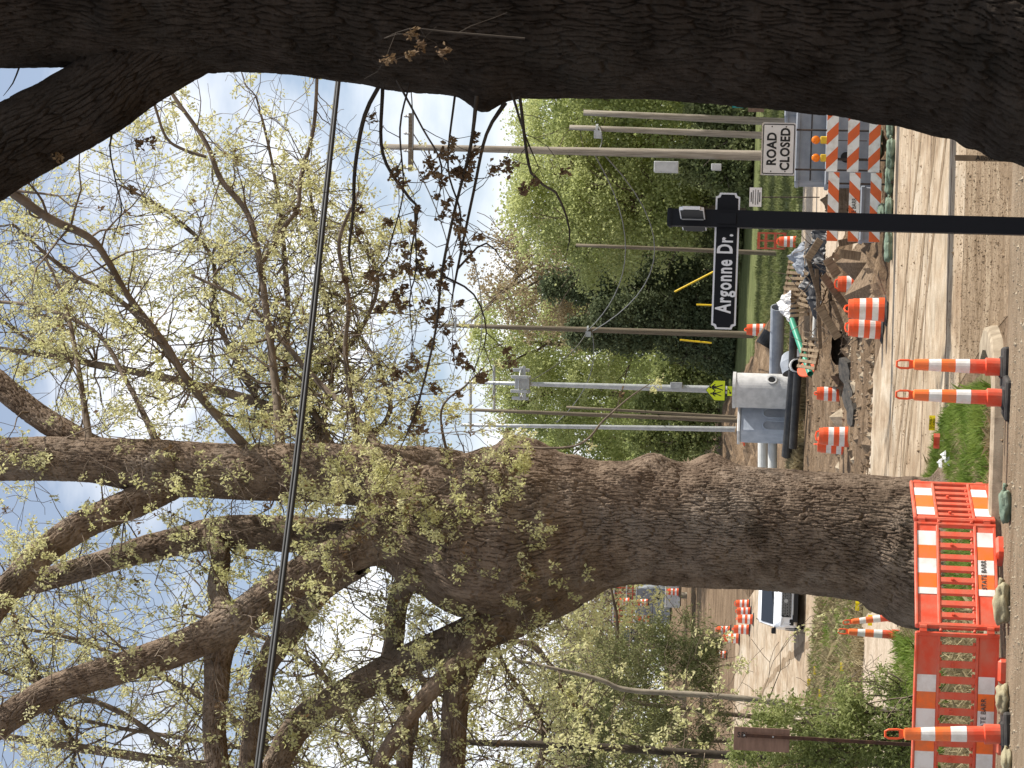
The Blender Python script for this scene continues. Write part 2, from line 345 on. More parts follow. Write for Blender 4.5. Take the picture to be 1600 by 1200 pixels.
# mud ridges and mounds: heightfield patches with real relief
def mound(name, x0, x1, y0, y1, hfun, m, step=.3, kind='structure'):
    nx = int((x1-x0)/step)+1; ny = int((y1-y0)/step)+1; vs = []; fs = []
    for j in range(ny):
        yy = y0+(y1-y0)*j/(ny-1)
        for i in range(nx):
            xx = x0+(x1-x0)*i/(nx-1); e = min(i, nx-1-i, j, ny-1-j)
            f = min(1, e/4)
            vs.append((xx, yy, HZ(yy)+(-.03 if e == 0 else 0)+f*max(0, hfun(xx, yy))))
    for j in range(ny-1):
        for i in range(nx-1): fs.append((j*nx+i, j*nx+i+1, j*nx+nx+i+1, j*nx+nx+i))
    mb = MB(); mb.add(vs, fs); return mb.build(name, m, kind=kind)
def fb(x, y, s=1.0, o=0): return mnoise.fractal(Vector((x*s, y*s, o)), .9, 2.1, 5)
mound('mud', -6.5, 4.5, 60.5, 84, lambda x, y: (.10+.12*fb(x, y, .6)+.05*fb(x*.4, y*4, 1, 3))*(1 if x < 4.6+.0*y else 0)*min(1, max(0, (x-(-2.2-(y-60)*.21))*1.2)), M['dirt'], .2)
mound('spoil_bank', -11.5, 4.5, 100, 150, lambda x, y: (.45+.5*fb(x, y, .35, 5)+.12*fb(x, y, 1.7, 2))*min(1, max(0, (3.6-(y-108)*.085-x)*.7))*min(1, max(0, x+7+(y-100)*.1)), M['dirt'], .35)
mound('dark_earth', 2.2, 10, 55.9, 60, lambda x, y: .22+.2*fb(x, y, 1.5, 8), M['dirt'], .15)

# ------------------------------------------------------------------ numpy bark tubes
def vnoise(x, y, seed=0):
    xi = np.floor(x).astype(np.int64); yi = np.floor(y).astype(np.int64); xf = x-xi; yf = y-yi
    def h(a, b): 
        n = (a*374761393+b*668265263+seed*1442695041) & 0xffffffff; n = ((n ^ (n >> 13))*1274126177) & 0xffffffff
        return ((n ^ (n >> 16)) & 0xffff)/65535.0
    u = xf*xf*(3-2*xf); v = yf*yf*(3-2*yf)
    return (h(xi, yi)*(1-u)+h(xi+1, yi)*u)*(1-v)+(h(xi, yi+1)*(1-u)+h(xi+1, yi+1)*u)*v
def fbm(x, y, o=4, seed=0):
    t = 0; a = .5
    for i in range(o): t = t+a*vnoise(x, y, seed+i); x = x*2.03; y = y*2.03; a *= .5
    return t-.47
def worley(x, y, seed=0):
    xi = np.floor(x).astype(np.int64); yi = np.floor(y).astype(np.int64); f1 = np.full(x.shape, 9.); f2 = np.full(x.shape, 9.)
    for dx in (-1, 0, 1):
        for dy in (-1, 0, 1):
            a = xi+dx; b = yi+dy
            n = (a*374761393+b*668265263+seed*97) & 0xffffffff; n = ((n ^ (n >> 13))*1274126177) & 0xffffffff
            px = a+((n & 0xffff)/65535.0)*.95; py = b+(((n >> 16) & 0xffff)/65535.0)*.95
            d = np.hypot(px-x, py-y); f2 = np.where(d < f1, f1, np.where(d < f2, d, f2)); f1 = np.minimum(d, f1)
    return f1, f2
def bark_height(a, l, w=.055, h=.24, seed=0):
    a2 = a+.10*fbm(a*2.5, l*2.6, 4, seed+11)+.018*fbm(a*9, l*9, 2, seed+31); l2 = l+.16*fbm(a*9, l*3, 3, seed+5)
    f1, f2 = worley(a2/w, l2/h, seed); c = np.clip((f2-f1)/.17, 0, 1); c = c*c*(3-2*c)
    g1, g2 = worley(a2/(w*.45)+9, l2/(h*.4), seed+3); c2 = np.clip((g2-g1)/.35, 0, 1)
    return c*.85+c2*.2+.45*fbm(a*30, l*9, 3, seed+2)
def smooth_path(P, R, step):
    """Catmull-Rom through control points P (n,3) with radii R, spaced by step"""
    P = np.array(P, float); R = np.array(R, float); Q = np.vstack([2*P[0]-P[1], P, 2*P[-1]-P[-2]]); RR = np.concatenate([[R[0]], R, [R[-1]]])
    out = []; ro = []
    for i in range(1, len(Q)-2):
        n = max(2, int(np.linalg.norm(Q[i+1]-Q[i])/step)); t = np.linspace(0, 1, n, endpoint=False)[:, None]
        p0, p1, p2, p3 = Q[i-1], Q[i], Q[i+1], Q[i+2]
        out.append(.5*((2*p1)+(-p0+p2)*t+(2*p0-5*p1+4*p2-p3)*t*t+(-p0+3*p1-3*p2+p3)*t**3))
        tt = t[:, 0]; s_ = tt*tt*(3-2*tt); ro.append(RR[i]*(1-s_)+RR[i+1]*s_)
    out.append(P[-1:]); ro.append(R[-1:])
    return np.vstack(out), np.concatenate(ro)
def bark_tube(name, P, R, mat_, parent, n=64, step=.05, depth=.02, w=.055, h=.24, seed=0, lump=.06, bumps=(), flare=None):
    P, R = smooth_path(P, R, step); m = len(P); T = np.gradient(P, axis=0); T /= np.linalg.norm(T, axis=1)[:, None]
    A = np.zeros_like(P); a = np.array([0, 1., 0])
    for i in range(m): a = a-T[i]*a.dot(T[i]); a /= np.linalg.norm(a); A[i] = a
    B = np.cross(T, A); L_ = np.concatenate([[0], np.cumsum(np.linalg.norm(np.diff(P, axis=0), axis=1))])
    th = np.linspace(0, 2*PI, n, endpoint=False)
    TH, LL = np.meshgrid(th, L_); RR = np.repeat(R[:, None], n, 1); Rm = float(np.mean(R))
    cx, cy = np.cos(TH)*1.3, np.sin(TH)*1.3
    lum = fbm(cx+LL*.55/max(Rm, .1)*.4+10, cy+LL*.35+seed, 3, seed+7)
    rad = RR*(1+lump*2*lum)
    if flare is not None: rad = rad*(1+flare(TH, LL))
    for (ba, bl, amp, sa, sl) in bumps:
        da = np.angle(np.exp(1j*(TH-ba)))*RR; gq = np.exp(-(da/sa)**2-((LL-bl)/sl)**2); rad = rad+amp*gq
        warp = gq
    H = bark_height(TH*Rm, LL, w, h, seed)
    rad = rad+depth*(H-.75)
    V = P[:, None, :]+A[:, None, :]*(np.cos(TH)*rad)[..., None]+B[:, None, :]*(np.sin(TH)*rad)[..., None]
    V = V.reshape(-1, 3); i = np.arange(m-1)[:, None]*n; k = np.arange(n)[None, :]; k2 = (k+1) % n
    Fq = np.stack([i+k, i+k2, i+n+k2, i+n+k], -1).reshape(-1, 4)
    return npmesh(name, V, Fq, mat_, parent, smooth=True)
# twigs and leaves
class Twigs:
    def __init__(s, seed): s.r = random.Random(seed); s.paths = []; s.tips = []
    def grow(s, p, d, ln, rad, lvl, bend=.25, up=.0, seg=6, kids=3):
        r = s.r; pts = [p.copy()]; rr = [rad]; d = d.normalized(); st = ln/seg; cur = p.copy()
        for i in range(seg):
            d = (d+Vector((r.gauss(0, bend), r.gauss(0, bend), r.gauss(0, bend)+up))).normalized(); cur = cur+d*st; pts.append(cur.copy()); rr.append(rad*(1-(i+1)/seg*.75))
            if lvl > 0 and i > 0:
                for _ in range(kids if i == seg-1 else (1 if r.random() < .75 else 0)):
                    q = (d+Vector((r.gauss(0, .65), r.gauss(0, .65), r.gauss(0, .65)))).normalized()
                    s.grow(cur, q, ln*r.uniform(.35, .65), rad*(1-(i+1)/seg*.75)*.65, lvl-1, bend, up, 4, kids)
            elif lvl == 0 and i >= 1: s.tips.append((cur.copy(), d.copy()))
        s.paths.append((pts, rr))
    def mesh(s, name, mat_, parent, n=3, rmin=.003):
        V = []; Fq = []; o = 0
        for pts, rr in s.paths:
            a = None
            for i, p in enumerate(pts):
                t = pts[min(i+1, len(pts)-1)]-pts[max(i-1, 0)]
                if t.length < 1e-6: t = Vector((0, 0, 1))
                t.normalize()
                if a is None: a = t.orthogonal()
                a = (a-t*a.dot(t)); a = a.normalized() if a.length > 1e-6 else t.orthogonal().normalized(); b = t.cross(a); q = max(rr[i], rmin)
                for k in range(n): g_ = 2*PI*k/n; V.append(p+(a*math.cos(g_)+b*math.sin(g_))*q)
            for i in range(len(pts)-1):
                for k in range(n): j_ = (k+1) % n; Fq.append((o+i*n+k, o+i*n+j_, o+i*n+n+j_, o+i*n+n+k))
            o += len(pts)*n
        return npmesh(name, np.array([tuple(v) for v in V]), np.array(Fq), mat_, parent, kind='stuff', smooth=True)
def leaves(name, P, size, mat_, parent, n=10, spread=.08, droop=.6, aspect=.6, seed=0, sizevar=.5, fold=True):
    """n little pointed leaves round every point of P, drooping"""
    g_ = np.random.default_rng(seed); P = np.asarray(P, float); C = np.repeat(P, n, 0); N = len(C)
    C = C+g_.normal(0, spread, (N, 3)); d = g_.normal(0, 1, (N, 3)); d[:, 2] -= droop; d /= np.linalg.norm(d, axis=1)[:, None]
    u = g_.normal(0, 1, (N, 3)); u -= d*(u*d).sum(1)[:, None]; u /= np.linalg.norm(u, axis=1)[:, None]; nn = np.cross(d, u)
    s_ = (size*(1+sizevar*(g_.random(N)*2-1)))[:, None]
    V = np.stack([C, C+d*s_*.55+u*s_*aspect*.5+nn*s_*.12, C+d*s_, C+d*s_*.55-u*s_*aspect*.5+nn*s_*.12], 1).reshape(-1, 3)
    return npmesh(name, V, np.arange(N*4).reshape(-1, 4), mat_, parent, kind='stuff')
def px(v, y, d, th=None):
    p = AT(v, y, d); return p if th is None else (p, th/2/SC(p))

# ------------------------------------------------------------------ centre tree
DC = 33.6
def edge_rows(rows, d):
    P = []; R = []
    for v, a, b in rows:
        p = AT(v, (a+b)/2, d); P.append(tuple(p)); R.append((b-a)/2/SC(p))
    return P, R
ct = thing('maple_tree', 'massive furrowed maple with burls, standing behind the orange plastic barricades', 'tree', (0, 0, 0))
rowsC = [(1530, 695, 1040), (1490, 718, 1015), (1440, 742, 984), (1400, 742, 964), (1350, 742, 940), (1250, 737, 927), (1180, 733, 920), (1100, 729, 917), (1000, 727, 912), (950, 722, 918), (900, 712, 935), (850, 702, 955), (800, 696, 975), (740, 698, 965), (680, 705, 930), (620, 712, 890), (570, 725, 850)]
P, R = edge_rows(rowsC, DC)
Ltot = 0
def rootflare(TH, LL):
    f = np.clip(1-LL/1.0, 0, 1)**2
    return f*(.16*np.cos(TH*5+1.3)+.10*np.cos(TH*3+.4)+.1)
def Lat(v): return (1530-v)/106.
# angle: A axis = +Y(away) ; B = T x A. T=+Z, A=+Y -> B = Z x Y = -X ; right side = angle -90deg ; toward camera = 180
bC = [(-PI/2, Lat(1115), .17, .2, .28), (-PI/2-.25, Lat(1025), .20, .24, .3), (-PI/2, Lat(815), .26, .28, .34), (-PI/2+.0, Lat(860), .08, .2, .3),
      (-PI*.5-.7, Lat(1000), .09, .2, .2), (PI*.5, Lat(870), .1, .4, .5), (PI*1.02, Lat(880), .07, .22, .2), (PI*.86, Lat(1120), .06, .16, .3), (PI*.8, Lat(760), .12, .3, .4)]
bark_tube('trunk', P, R, M['bark'], ct, n=700, step=.012, depth=.056, w=.050, h=.36, seed=3, lump=.05, bumps=bC, flare=rootflare)
LIMBS = {  # (column v, row y, thickness px), depth offset from trunk
 'leader': ([(790, 795, 90), (700, 762, 116), (600, 745, 100), (500, 738, 90), (400, 737, 86), (300, 733, 84), (250, 730, 86), (120, 717, 68), (-60, 717, 64)], [0, 0, .05, .1, .1, .2, .2, .2, .2]),
 'limb_d': ([(300, 740, 50), (220, 780, 48), (125, 822, 44), (50, 880, 43), (-40, 985, 44)], [.2, 0, -.3, -.5, -.7]),
 'limb_c': ([(680, 850, 90), (560, 842, 62), (450, 835, 55), (350, 832, 50), (250, 852, 42), (150, 882, 36), (-30, 935, 30)], [.2, .5, .8, 1.0, 1.2, 1.4, 1.6]),
 'limb_b': ([(740, 830, 110), (640, 838, 78), (550, 862, 62), (450, 912, 58), (375, 965, 58), (275, 1015, 50), (175, 1047, 44), (75, 1082, 43), (-30, 1150, 44)], [0, -.2, -.4, -.6, -.7, -.8, -.9, -1, -1]),
 'limb_e': ([(375, 960, 50), (345, 1010, 44), (338, 1075, 38), (335, 1150, 35), (350, 1260, 34)], [-.7, -.6, -.5, -.4, -.3]),
 'limb_f': ([(560, 880, 44), (500, 922, 40), (450, 990, 38), (415, 1040, 36), (400, 1110, 33), (380, 1260, 30)], [0, .5, .9, 1.2, 1.4, 1.6]),
 'limb_a': ([(880, 900, 110), (800, 955, 84), (725, 995, 54), (625, 1038, 47), (550, 1080, 46), (475, 1125, 44), (430, 1200, 40), (400, 1290, 36)], [.1, .2, .3, .4, .5, .5, .5, .5]),
 'limb_g': ([(830, 930, 90), (780, 965, 60), (745, 1010, 46), (715, 1080, 40), (708, 1170, 38), (705, 1280, 36)], [-.1, -.3, -.5, -.6, -.7, -.8]),
 'limb_h': ([(770, 975, 40), (740, 1020, 32), (700, 1052, 29), (640, 1120, 26), (590, 1200, 24), (560, 1280, 20)], [-.3, -.7, -.9, -1.0, -1.1, -1.2]),
 'limb_i': ([(650, 880, 40), (622, 940, 33), (616, 1000, 31), (608, 1060, 29), (640, 1120, 27), (632, 1190, 25), (640, 1280, 24)], [.2, .6, .8, .9, 1, 1.1, 1.2]),
 'limb_j': ([(200, 725, 42), (130, 690, 36), (60, 650, 37), (-20, 585, 38)], [.2, .4, .6, .8]),
 'limb_k': ([(330, 830, 30), (345, 870, 30), (340, 915, 30), (350, 960, 34)], [.9, .6, 0, -.5]),
}
limb_pts = []
for i, (nm, (L0, dz)) in enumerate(LIMBS.items()):
    P = []; R = []
    for (v, y, th), z in zip(L0, dz):
        p, r = px(v, y, DC+z, th); P.append(tuple(p)); R.append(r)
    big = R[len(R)//2]; n = int(max(48, min(200, 2*PI*big/.013)))
    bark_tube('limb', P, R, M['bark'], ct, n=n, step=.02, depth=.04 if big > .18 else .024, w=.042, h=.28, seed=20+i, lump=.08)
    PP, RR = smooth_path(P, R, .12); limb_pts += [(Vector(a), b, nm) for a, b in zip(PP, RR)]
BR = [  # thinner branches reaching over to the right: path, thickness px, z offsets
 ([(440, 720, 20), (430, 600, 15), (410, 440, 13), (400, 380, 12), (385, 330, 11), (345, 280, 10), (320, 220, 8), (265, 140, 7), (240, 80, 5)], [.1, .8, 1.5, 1.7, 1.9, 2, 2.1, 2.3, 2.4]),
 ([(322, 245, 6), (290, 235, 6), (260, 215, 5), (240, 160, 5)], [2, 2, 2, 2]),
 ([(410, 410, 9), (440, 360, 9), (465, 325, 8), (470, 280, 8), (490, 200, 7), (496, 110, 6)], [1.6, 1.7, 1.8, 1.9, 2, 2.1]),
 ([(385, 700, 18), (300, 605, 13), (260, 540, 12), (200, 462, 12), (170, 410, 12), (140, 372, 14), (75, 340, 16), (15, 297, 18), (-40, 250, 20)], [.1, -.3, -.6, -.9, -1.2, -1.4, -1.6, -1.8, -2]),
 ([(600, 710, 16), (545, 640, 13), (500, 600, 11), (430, 520, 9), (380, 470, 7), (300, 430, 5)], [.1, .6, 1, 1.4, 1.8, 2]),
 ([(250, 700, 14), (200, 600, 9), (150, 520, 8), (60, 480, 7), (-20, 470, 6)], [.1, 1, 1.5, 2, 2.4]),
 ([(560, 700, 12), (540, 560, 9), (545, 470, 8), (530, 380, 7), (560, 300, 5)], [.1, -.5, -.8, -1, -1.2]),
 ([(140, 690, 14), (120, 560, 9), (100, 470, 7), (70, 400, 5)], [.2, 1, 1.5, 1.9]),
 ([(700, 720, 6), (690, 640, 4), (730, 600, 3), (770, 560, 1)], [-.5, -.7, -.9, -1]),
 ([(800, 700, 5), (900, 696, 4), (945, 655, 3.5), (985, 620, 2.5), (1030, 590, 1)], [-.5, -.8, -1, -1.1, -1.2]),
]
tw = Twigs(5)
for bi, (L0, dz) in enumerate(BR):
    P = []; R = []
    for (v, y, th), z in zip(L0, dz):
        p, r = px(v, y, DC+z, th*.85); P.append(tuple(p)); R.append(r)
    bark_tube('branch', P, R, M['twig'], ct, n=14, step=.06, depth=.004, w=.02, h=.08, seed=60+bi, lump=.1)
    PP, RR = smooth_path(P, R, .25)
    for k, (a, b) in enumerate(zip(PP, RR)):
        if k > 2 and bi < 8:
            for _ in range(2 if tw.r.random() < .6 else 1):
                d = Vector((tw.r.gauss(0, 1), tw.r.gauss(0, .8), tw.r.gauss(.25, .8)))
                tw.grow(Vector(a), d, tw.r.uniform(.6, 1.5), max(.008, b*.4), 1, .28, .0, 5, 2)
        elif bi >= 8 and k % 2 == 1: tw.grow(Vector(a), Vector((tw.r.gauss(.4, .6), tw.r.gauss(0, .6), tw.r.gauss(-.3, .6))), .35, .006, 0, .3, 0, 4, 1)
rr = tw.r
for _ in range(400):
    a, b, nm = rr.choice(limb_pts)
    if nm == 'limb_j' and rr.random() < .5: continue
    d = Vector((rr.gauss(0, 1), rr.gauss(-.35, .8), rr.gauss(-.05, .7))); d.normalize()
    tw.grow(a+d*b*.8, d, rr.uniform(.5, 1.6), rr.uniform(.008, .02), 1, .3, -.02, 5, 2)
# hanging sprays in front of the fork
for _ in range(75):
    p = AT(rr.uniform(430, 800), rr.uniform(670, 900), DC-rr.uniform(1.1, 1.7))
    d = Vector((rr.gauss(0, .8), rr.gauss(-.2, .5), rr.gauss(-.5, .5))); tw.grow(p, d, rr.uniform(.4, 1.0), .009, 1, .3, -.03, 5, 2)
def erode(T, keep=1.0):
    """clumping: whole neighbourhoods are leafier than others"""
    out = []
    for p, d in T:
        k = mnoise.noise(p*.9)+.6*mnoise.noise(p*2.3)
        if rr.random() < keep*(.42+.9*k): out.append(tuple(p))
    return out
tw.mesh('twig', M['twig'], ct, 3, .0045)
tipsC = erode(tw.tips, 1.0)
leaves('foliage', tipsC, .054, M['leaf_m'], ct, n=17, spread=.04, droop=1.0, aspect=.55, seed=2)
bt = [tuple(p) for p, d in tw.tips if rr.random() < .04]
leaves('bud', bt, .07, M['leaf_b'], ct, n=8, spread=.04, droop=1.2, aspect=.5, seed=9)

# a second crown high on the right and over the left, farther back
def sky_tree(label, d, limbs, seed, leafm, ntw, keep, lsize=.11, tlen=(.9, 2.2), nleaf=8, base=None, barkm='twig', spread=.07, kids=2):
    t = thing('maple_tree', label, 'tree'); T = Twigs(seed); rr_ = T.r; allp = []
    for bi, L0 in enumerate(limbs):
        P = []; R = []
        for q in L0:
            p, r = px(q[0], q[1], d+(q[3] if len(q) > 3 else 0), q[2]*.72); P.append(tuple(p)); R.append(r)
        if base is not None and bi == 0:
            gp = G(*base); P[0] = tuple(gp); 
        bark_tube('trunk' if bi == 0 else 'limb', P, R, M[barkm], t, n=20, step=.15, depth=.012, w=.07, h=.3, seed=seed+bi, lump=.08)
        PP, RR = smooth_path(P, R, .4); allp += [(Vector(a), b, bi) for a, b in zip(PP, RR)]
    al = [a for a in allp if a[2] > 0] or allp
    for _ in range(ntw):
        a, b, _b = rr_.choice(al); dd = Vector((rr_.gauss(0, 1), rr_.gauss(0, .7), rr_.gauss(.2, .8)))
        T.grow(a, dd, rr_.uniform(*tlen), max(.012, min(.03, b*.5)), 1, .28, 0, 5, kids)
    T.mesh('twig', M[barkm], t, 3, .005)
    tp = []
    for p, q in T.tips:
        k = mnoise.noise(p*.5)+.6*mnoise.noise(p*1.4)
        if rr_.random() < keep*(.5+.8*k): tp.append(tuple(p))
    leaves('foliage', tp, lsize, leafm, t, n=nleaf, spread=spread, droop=.7, seed=seed)
    return t
sky_tree('tall airy maple with pale new leaves whose crown rises behind the overhead cable', 48,
         [[(1330, 800, 40), (1000, 790, 34), (700, 770, 30), (520, 700, 26), (430, 640, 22), (300, 600, 18), (100, 560, 14), (-40, 540, 10)],
          [(520, 700, 16), (480, 600, 13), (560, 520, 10), (590, 430, 7), (540, 350, 5)],
          [(560, 710, 14), (610, 640, 10), (590, 570, 7), (640, 600, 5)],
          [(400, 620, 14), (340, 500, 11), (330, 400, 9), (260, 330, 7), (190, 290, 5)],
          [(300, 600, 14), (200, 480, 11), (100, 420, 8), (20, 350, 6)],
          [(440, 640, 13), (450, 500, 11), (440, 350, 9), (420, 230, 6), (400, 150, 4)],
          [(500, 690, 12), (520, 560, 10), (500, 420, 8), (480, 260, 6)],
          [(150, 570, 12), (60, 540, 8), (0, 500, 7), (-60, 480, 5)]], 77, M['leaf_m'], 560, .95, lsize=.07, nleaf=12, base=(1420, 800), tlen=(.8, 2.0), spread=.055)
sky_tree('dark limbed maple at the left edge, its crown behind the big tree', 44,
         [[(1300, 1260, 44), (1000, 1262, 40), (760, 1255, 36), (560, 1240, 30), (400, 1210, 26), (200, 1180, 20), (0, 1150, 14)],
          [(650, 1250, 22), (560, 1150, 18), (500, 1050, 14), (420, 1000, 10), (300, 960, 7)],
          [(480, 1230, 20), (360, 1120, 15), (260, 1060, 12), (120, 1000, 9), (20, 980, 6)],
          [(740, 1250, 20), (680, 1150, 14), (660, 1060, 12), (600, 990, 9)],
          [(300, 1200, 16), (200, 1120, 12), (100, 1080, 9), (0, 1050, 7)],
          [(540, 1240, 14), (470, 1190, 12), (330, 1160, 10), (200, 1140, 8), (60, 1110, 6)],
          [(820, 1250, 18), (850, 1150, 13), (800, 1060, 10), (770, 1010, 8)],
          [(900, 1250, 14), (930, 1150, 10), (880, 1080, 8), (840, 1010, 6), (800, 1000, 5)],
          [(120, 1170, 12), (60, 1060, 9), (20, 960, 7), (-30, 880, 5)]], 91, M['leaf_m'], 420, .8, lsize=.07, nleaf=11, base=(1430, 1270), barkm='twig', spread=.07)

# ------------------------------------------------------------------ near tree (right edge)
DN = 13.0
ntree = thing('maple_tree', 'dark shaded maple trunk closest to the camera, its fork overhead', 'tree')
LE = [(1760, 305), (1680, 285), (1600, 257), (1550, 235), (1500, 215), (1400, 193), (1300, 176), (1200, 166), (1100, 157), (1000, 151), (900, 150), (840, 150), (750, 147), (650, 143), (550, 126), (450, 113), (380, 110), (300, 112), (200, 108), (100, 102), (0, 103), (-120, 105)]
rowsN = []
for v, e in LE: rowsN.append((v, -(210+(e-150)*.6 if e > 150 else 210), e))
P, R = edge_rows(rowsN, DN)
def LatN(v): return (1760-v)/274.
def flareN(TH, LL):
    f = np.clip(1-LL/1.1, 0, 1)**2; return f*(.10*np.cos(TH*6+.5))
bN = [(PI/2, LatN(775), .09, .13, .12), (PI*.62, LatN(790), .05, .2, .14), (PI*.8, LatN(210), .07, .12, .12), (PI*.66, LatN(940), .03, .2, .3), (PI*.7, LatN(470), .03, .3, .3)]
bark_tube('trunk', P, R, M['bark_d'], ntree, n=800, step=.009, depth=.032, w=.032, h=.24, seed=40, lump=.02, bumps=bN, flare=flareN)
L0 = [(420, 5, 120), (330, 38, 130), (250, 84, 124), (200, 116, 124), (150, 152, 126), (100, 181, 126), (50, 207, 128), (0, 236, 128), (-90, 300, 120)]
P = []; R = []
for (v, y, th) in L0: p, r = px(v, y, DN-.05, th); P.append(tuple(p)); R.append(r)
bark_tube('limb', P, R, M['bark_d'], ntree, n=380, step=.010, depth=.026, w=.03, h=.22, seed=44, lump=.05, bumps=[(PI*.75, 1.1, .05, .1, .12)])
tn = Twigs(31); rn = tn.r; tipsN = []
TW = [([(745, 150, 9), (735, 230, 7), (710, 330, 6), (690, 430, 6), (680, 520, 5), (650, 640, 4), (615, 725, 3)], 1),
      ([(790, 160, 10), (760, 210, 7), (740, 300, 6), (715, 420, 5), (700, 500, 3)], 1),
      ([(596, 128, 9), (570, 180, 9), (555, 260, 8), (552, 330, 7), (545, 400, 5), (556, 450, 4)], .25),
      ([(598, 130, 8), (598, 240, 7), (640, 310, 6), (652, 330, 5), (640, 420, 3), (650, 500, 3)], 1),
      ([(812, 150, 7), (830, 270, 6), (868, 300, 5), (890, 360, 4), (882, 410, 3)], .7),
      ([(620, 125, 5), (660, 200, 4), (690, 260, 4), (680, 340, 3)], 1),
      ([(800, 145, 6), (820, 210, 4), (850, 280, 3)], .5),
      ([(690, 430, 5), (740, 460, 4), (760, 520, 3), (740, 580, 2)], 1),
      ([(715, 420, 5), (760, 380, 4), (800, 430, 2)], .7),
      ([(235, 150, 4), (175, 210, 4), (180, 280, 3), (190, 330, 3), (170, 390, 2)], 1),
      ([(30, 105, 4), (20, 130, 3), (5, 150, 3)], .3),
      ([(640, 130, 4), (625, 200, 4), (630, 300, 3), (610, 380, 3), (600, 440, 2)], .8),
      ([(648, 325, 4), (650, 420, 3), (640, 470, 3), (648, 560, 2)], 1.2),
      ([(820, 60, 4), (700, 50, 4), (640, 45, 3), (600, 60, 2)], .5), ([(830, 150, 4), (780, 90, 4), (740, 80, 3), (690, 20, 2)], .5),
      ([(712, 138, 5), (700, 260, 4), (720, 340, 4), (700, 420, 3)], 1)]
for L0, dens in TW:
    P = []; R = []; zoff = rn.uniform(-.3, .3) if L0[0][1] > 100 else -1.05
    for (v, y, th) in L0: p, r = px(v, y, DN+zoff, th); P.append(tuple(p)); R.append(r*.8)
    R[-1] *= .25
    PP, RR = smooth_path(P, R, .06); PP = [Vector(a) for a in PP]
    tn.paths.append((PP, list(RR)))
    for k, a in enumerate(PP):
        if k > 3 and rn.random() < .5*dens:
            tn.grow(a, Vector((rn.gauss(-.5, .6), rn.gauss(0, .6), rn.gauss(-.1, .8))), rn.uniform(.12, .4), .003, 0, .3, 0, 4, 1)
tn.mesh('twig', M['twig_d'], ntree, 5, .0016)
tp = [tuple(p) for p, d in tn.tips if rn.random() < .45]
leaves('seed_cluster', tp, .03, M['leaf_b'], ntree, n=26, spread=.014, droop=1.5, aspect=.6, seed=12)

# ------------------------------------------------------------------ background trees
def crown_points(c, rad, ncl, per, clr, g_, shape='round', hollow=.35):
    out = []
    for _ in range(ncl):
        while True:
            q = g_.normal(0, 1, 3); q /= np.linalg.norm(q); k = hollow+(1-hollow)*g_.random()**.5
            q = q*k
            if shape == 'cone':
                h = g_.random()**1.3; a = g_.random()*2*PI; rr_ = (1-h)*(.35+.65*g_.random()**.5)+.03; q = np.array([math.cos(a)*rr_, math.sin(a)*rr_, h*2-1])
            if shape != 'cone' and q[2] < -.95: continue
            break
        cc = c+q*rad; s_ = clr*(.6+.8*g_.random())
        pts = g_.normal(0, 1, (per, 3))*s_*np.array([1, 1, .55]); out.append(cc+pts)
    return np.vstack(out)
def bg_tree(name, label, d, u_y, vtop, vbase, width, leafm, seed, shape='round', ncl=150, per=90, lsize=.22, clr=.6, trunkm='twig', cat='tree', hollow=.3, low=.15, branches=14, group=None, droop=.5, lean=0):
    """built from its silhouette in the picture: row of its middle, columns of top and base, width in px, at distance d"""
    g_ = np.random.default_rng(seed); b = AT(vbase, u_y, d); b.z = HZ(d); top = AT(vtop, u_y, d); s_ = SC(b)
    H = top.z-b.z; wd = width/s_/2; t = thing(name, label, cat, tuple(b), group=group); P = []
    c = np.array([0, 0, H*(low+(1-low)/2)]); rad = np.array([wd, wd*.8, H*(1-low)/2])
    pts = crown_points(c, rad, ncl, per, clr, g_, shape, hollow)
    pts = pts[pts[:, 2] > .05]
    T = Twigs(seed); r_ = T.r
    tr = max(.12, H*.018)
    bark_tube('trunk', [(0, 0, -.2), (.1*lean, 0, H*.25), (.3*lean, .1, H*.5), (.1, 0, H*.86)], [tr*1.3, tr, tr*.7, tr*.15], M[trunkm], t, n=12, step=.5, depth=.02, w=.2, h=.6, seed=seed)
    for _ in range(branches):
        h = r_.uniform(.2, .8)*H; a = r_.uniform(0, 2*PI)
        T.grow(Vector((0, 0, h)), Vector((math.cos(a), math.sin(a), .6 if shape != 'cone' else -.1)), wd*r_.uniform(.7, 1.1)*(1 if shape != 'cone' else (1-h/H)+.1), tr*.4, 1, .16, .03, 5, 2)
    T.mesh('branch', M[trunkm], t, 3, .03)
    leaves('crown', pts, lsize, leafm, t, n=1, spread=0, droop=droop, aspect=.75, seed=seed)
    return t
BG = [
 ('maple_tree', 'bright green leafy tree behind the tall wooden pole at right', 135, 215, 800, 1175, 300, 'leaf_bg1', 'round', 190, 110),
 ('maple_tree', 'yellow green tree just left of the tall wooden pole', 130, 330, 785, 1175, 240, 'leaf_bg1', 'round', 170, 110),
 ('maple_tree', 'brownish tree just breaking bud, above the dark spruce', 150, 430, 735, 1140, 230, 'leaf_bg2', 'round', 150, 80),
 ('oak_tree', 'light green tree crowning behind the grey pole', 160, 545, 715, 1110, 210, 'leaf_bg1', 'round', 150, 100),
 ('oak_tree', 'mid green tree behind the pale steel pole', 165, 620, 745, 1095, 170, 'leaf_bg3', 'round', 120, 100),
 ('oak_tree', 'hazy green tree low behind the burl of the big maple', 172, 690, 800, 1095, 170, 'leaf_bg3', 'round', 110, 100),
 ('oak_tree', 'mid green tree at the far right behind the paired poles', 128, 110, 820, 1185, 240, 'leaf_bg3', 'round', 150, 110),
 ('oak_tree', 'dusky green tree behind the street sign', 145, 390, 880, 1160, 190, 'leaf_bg3', 'round', 120, 100),
]
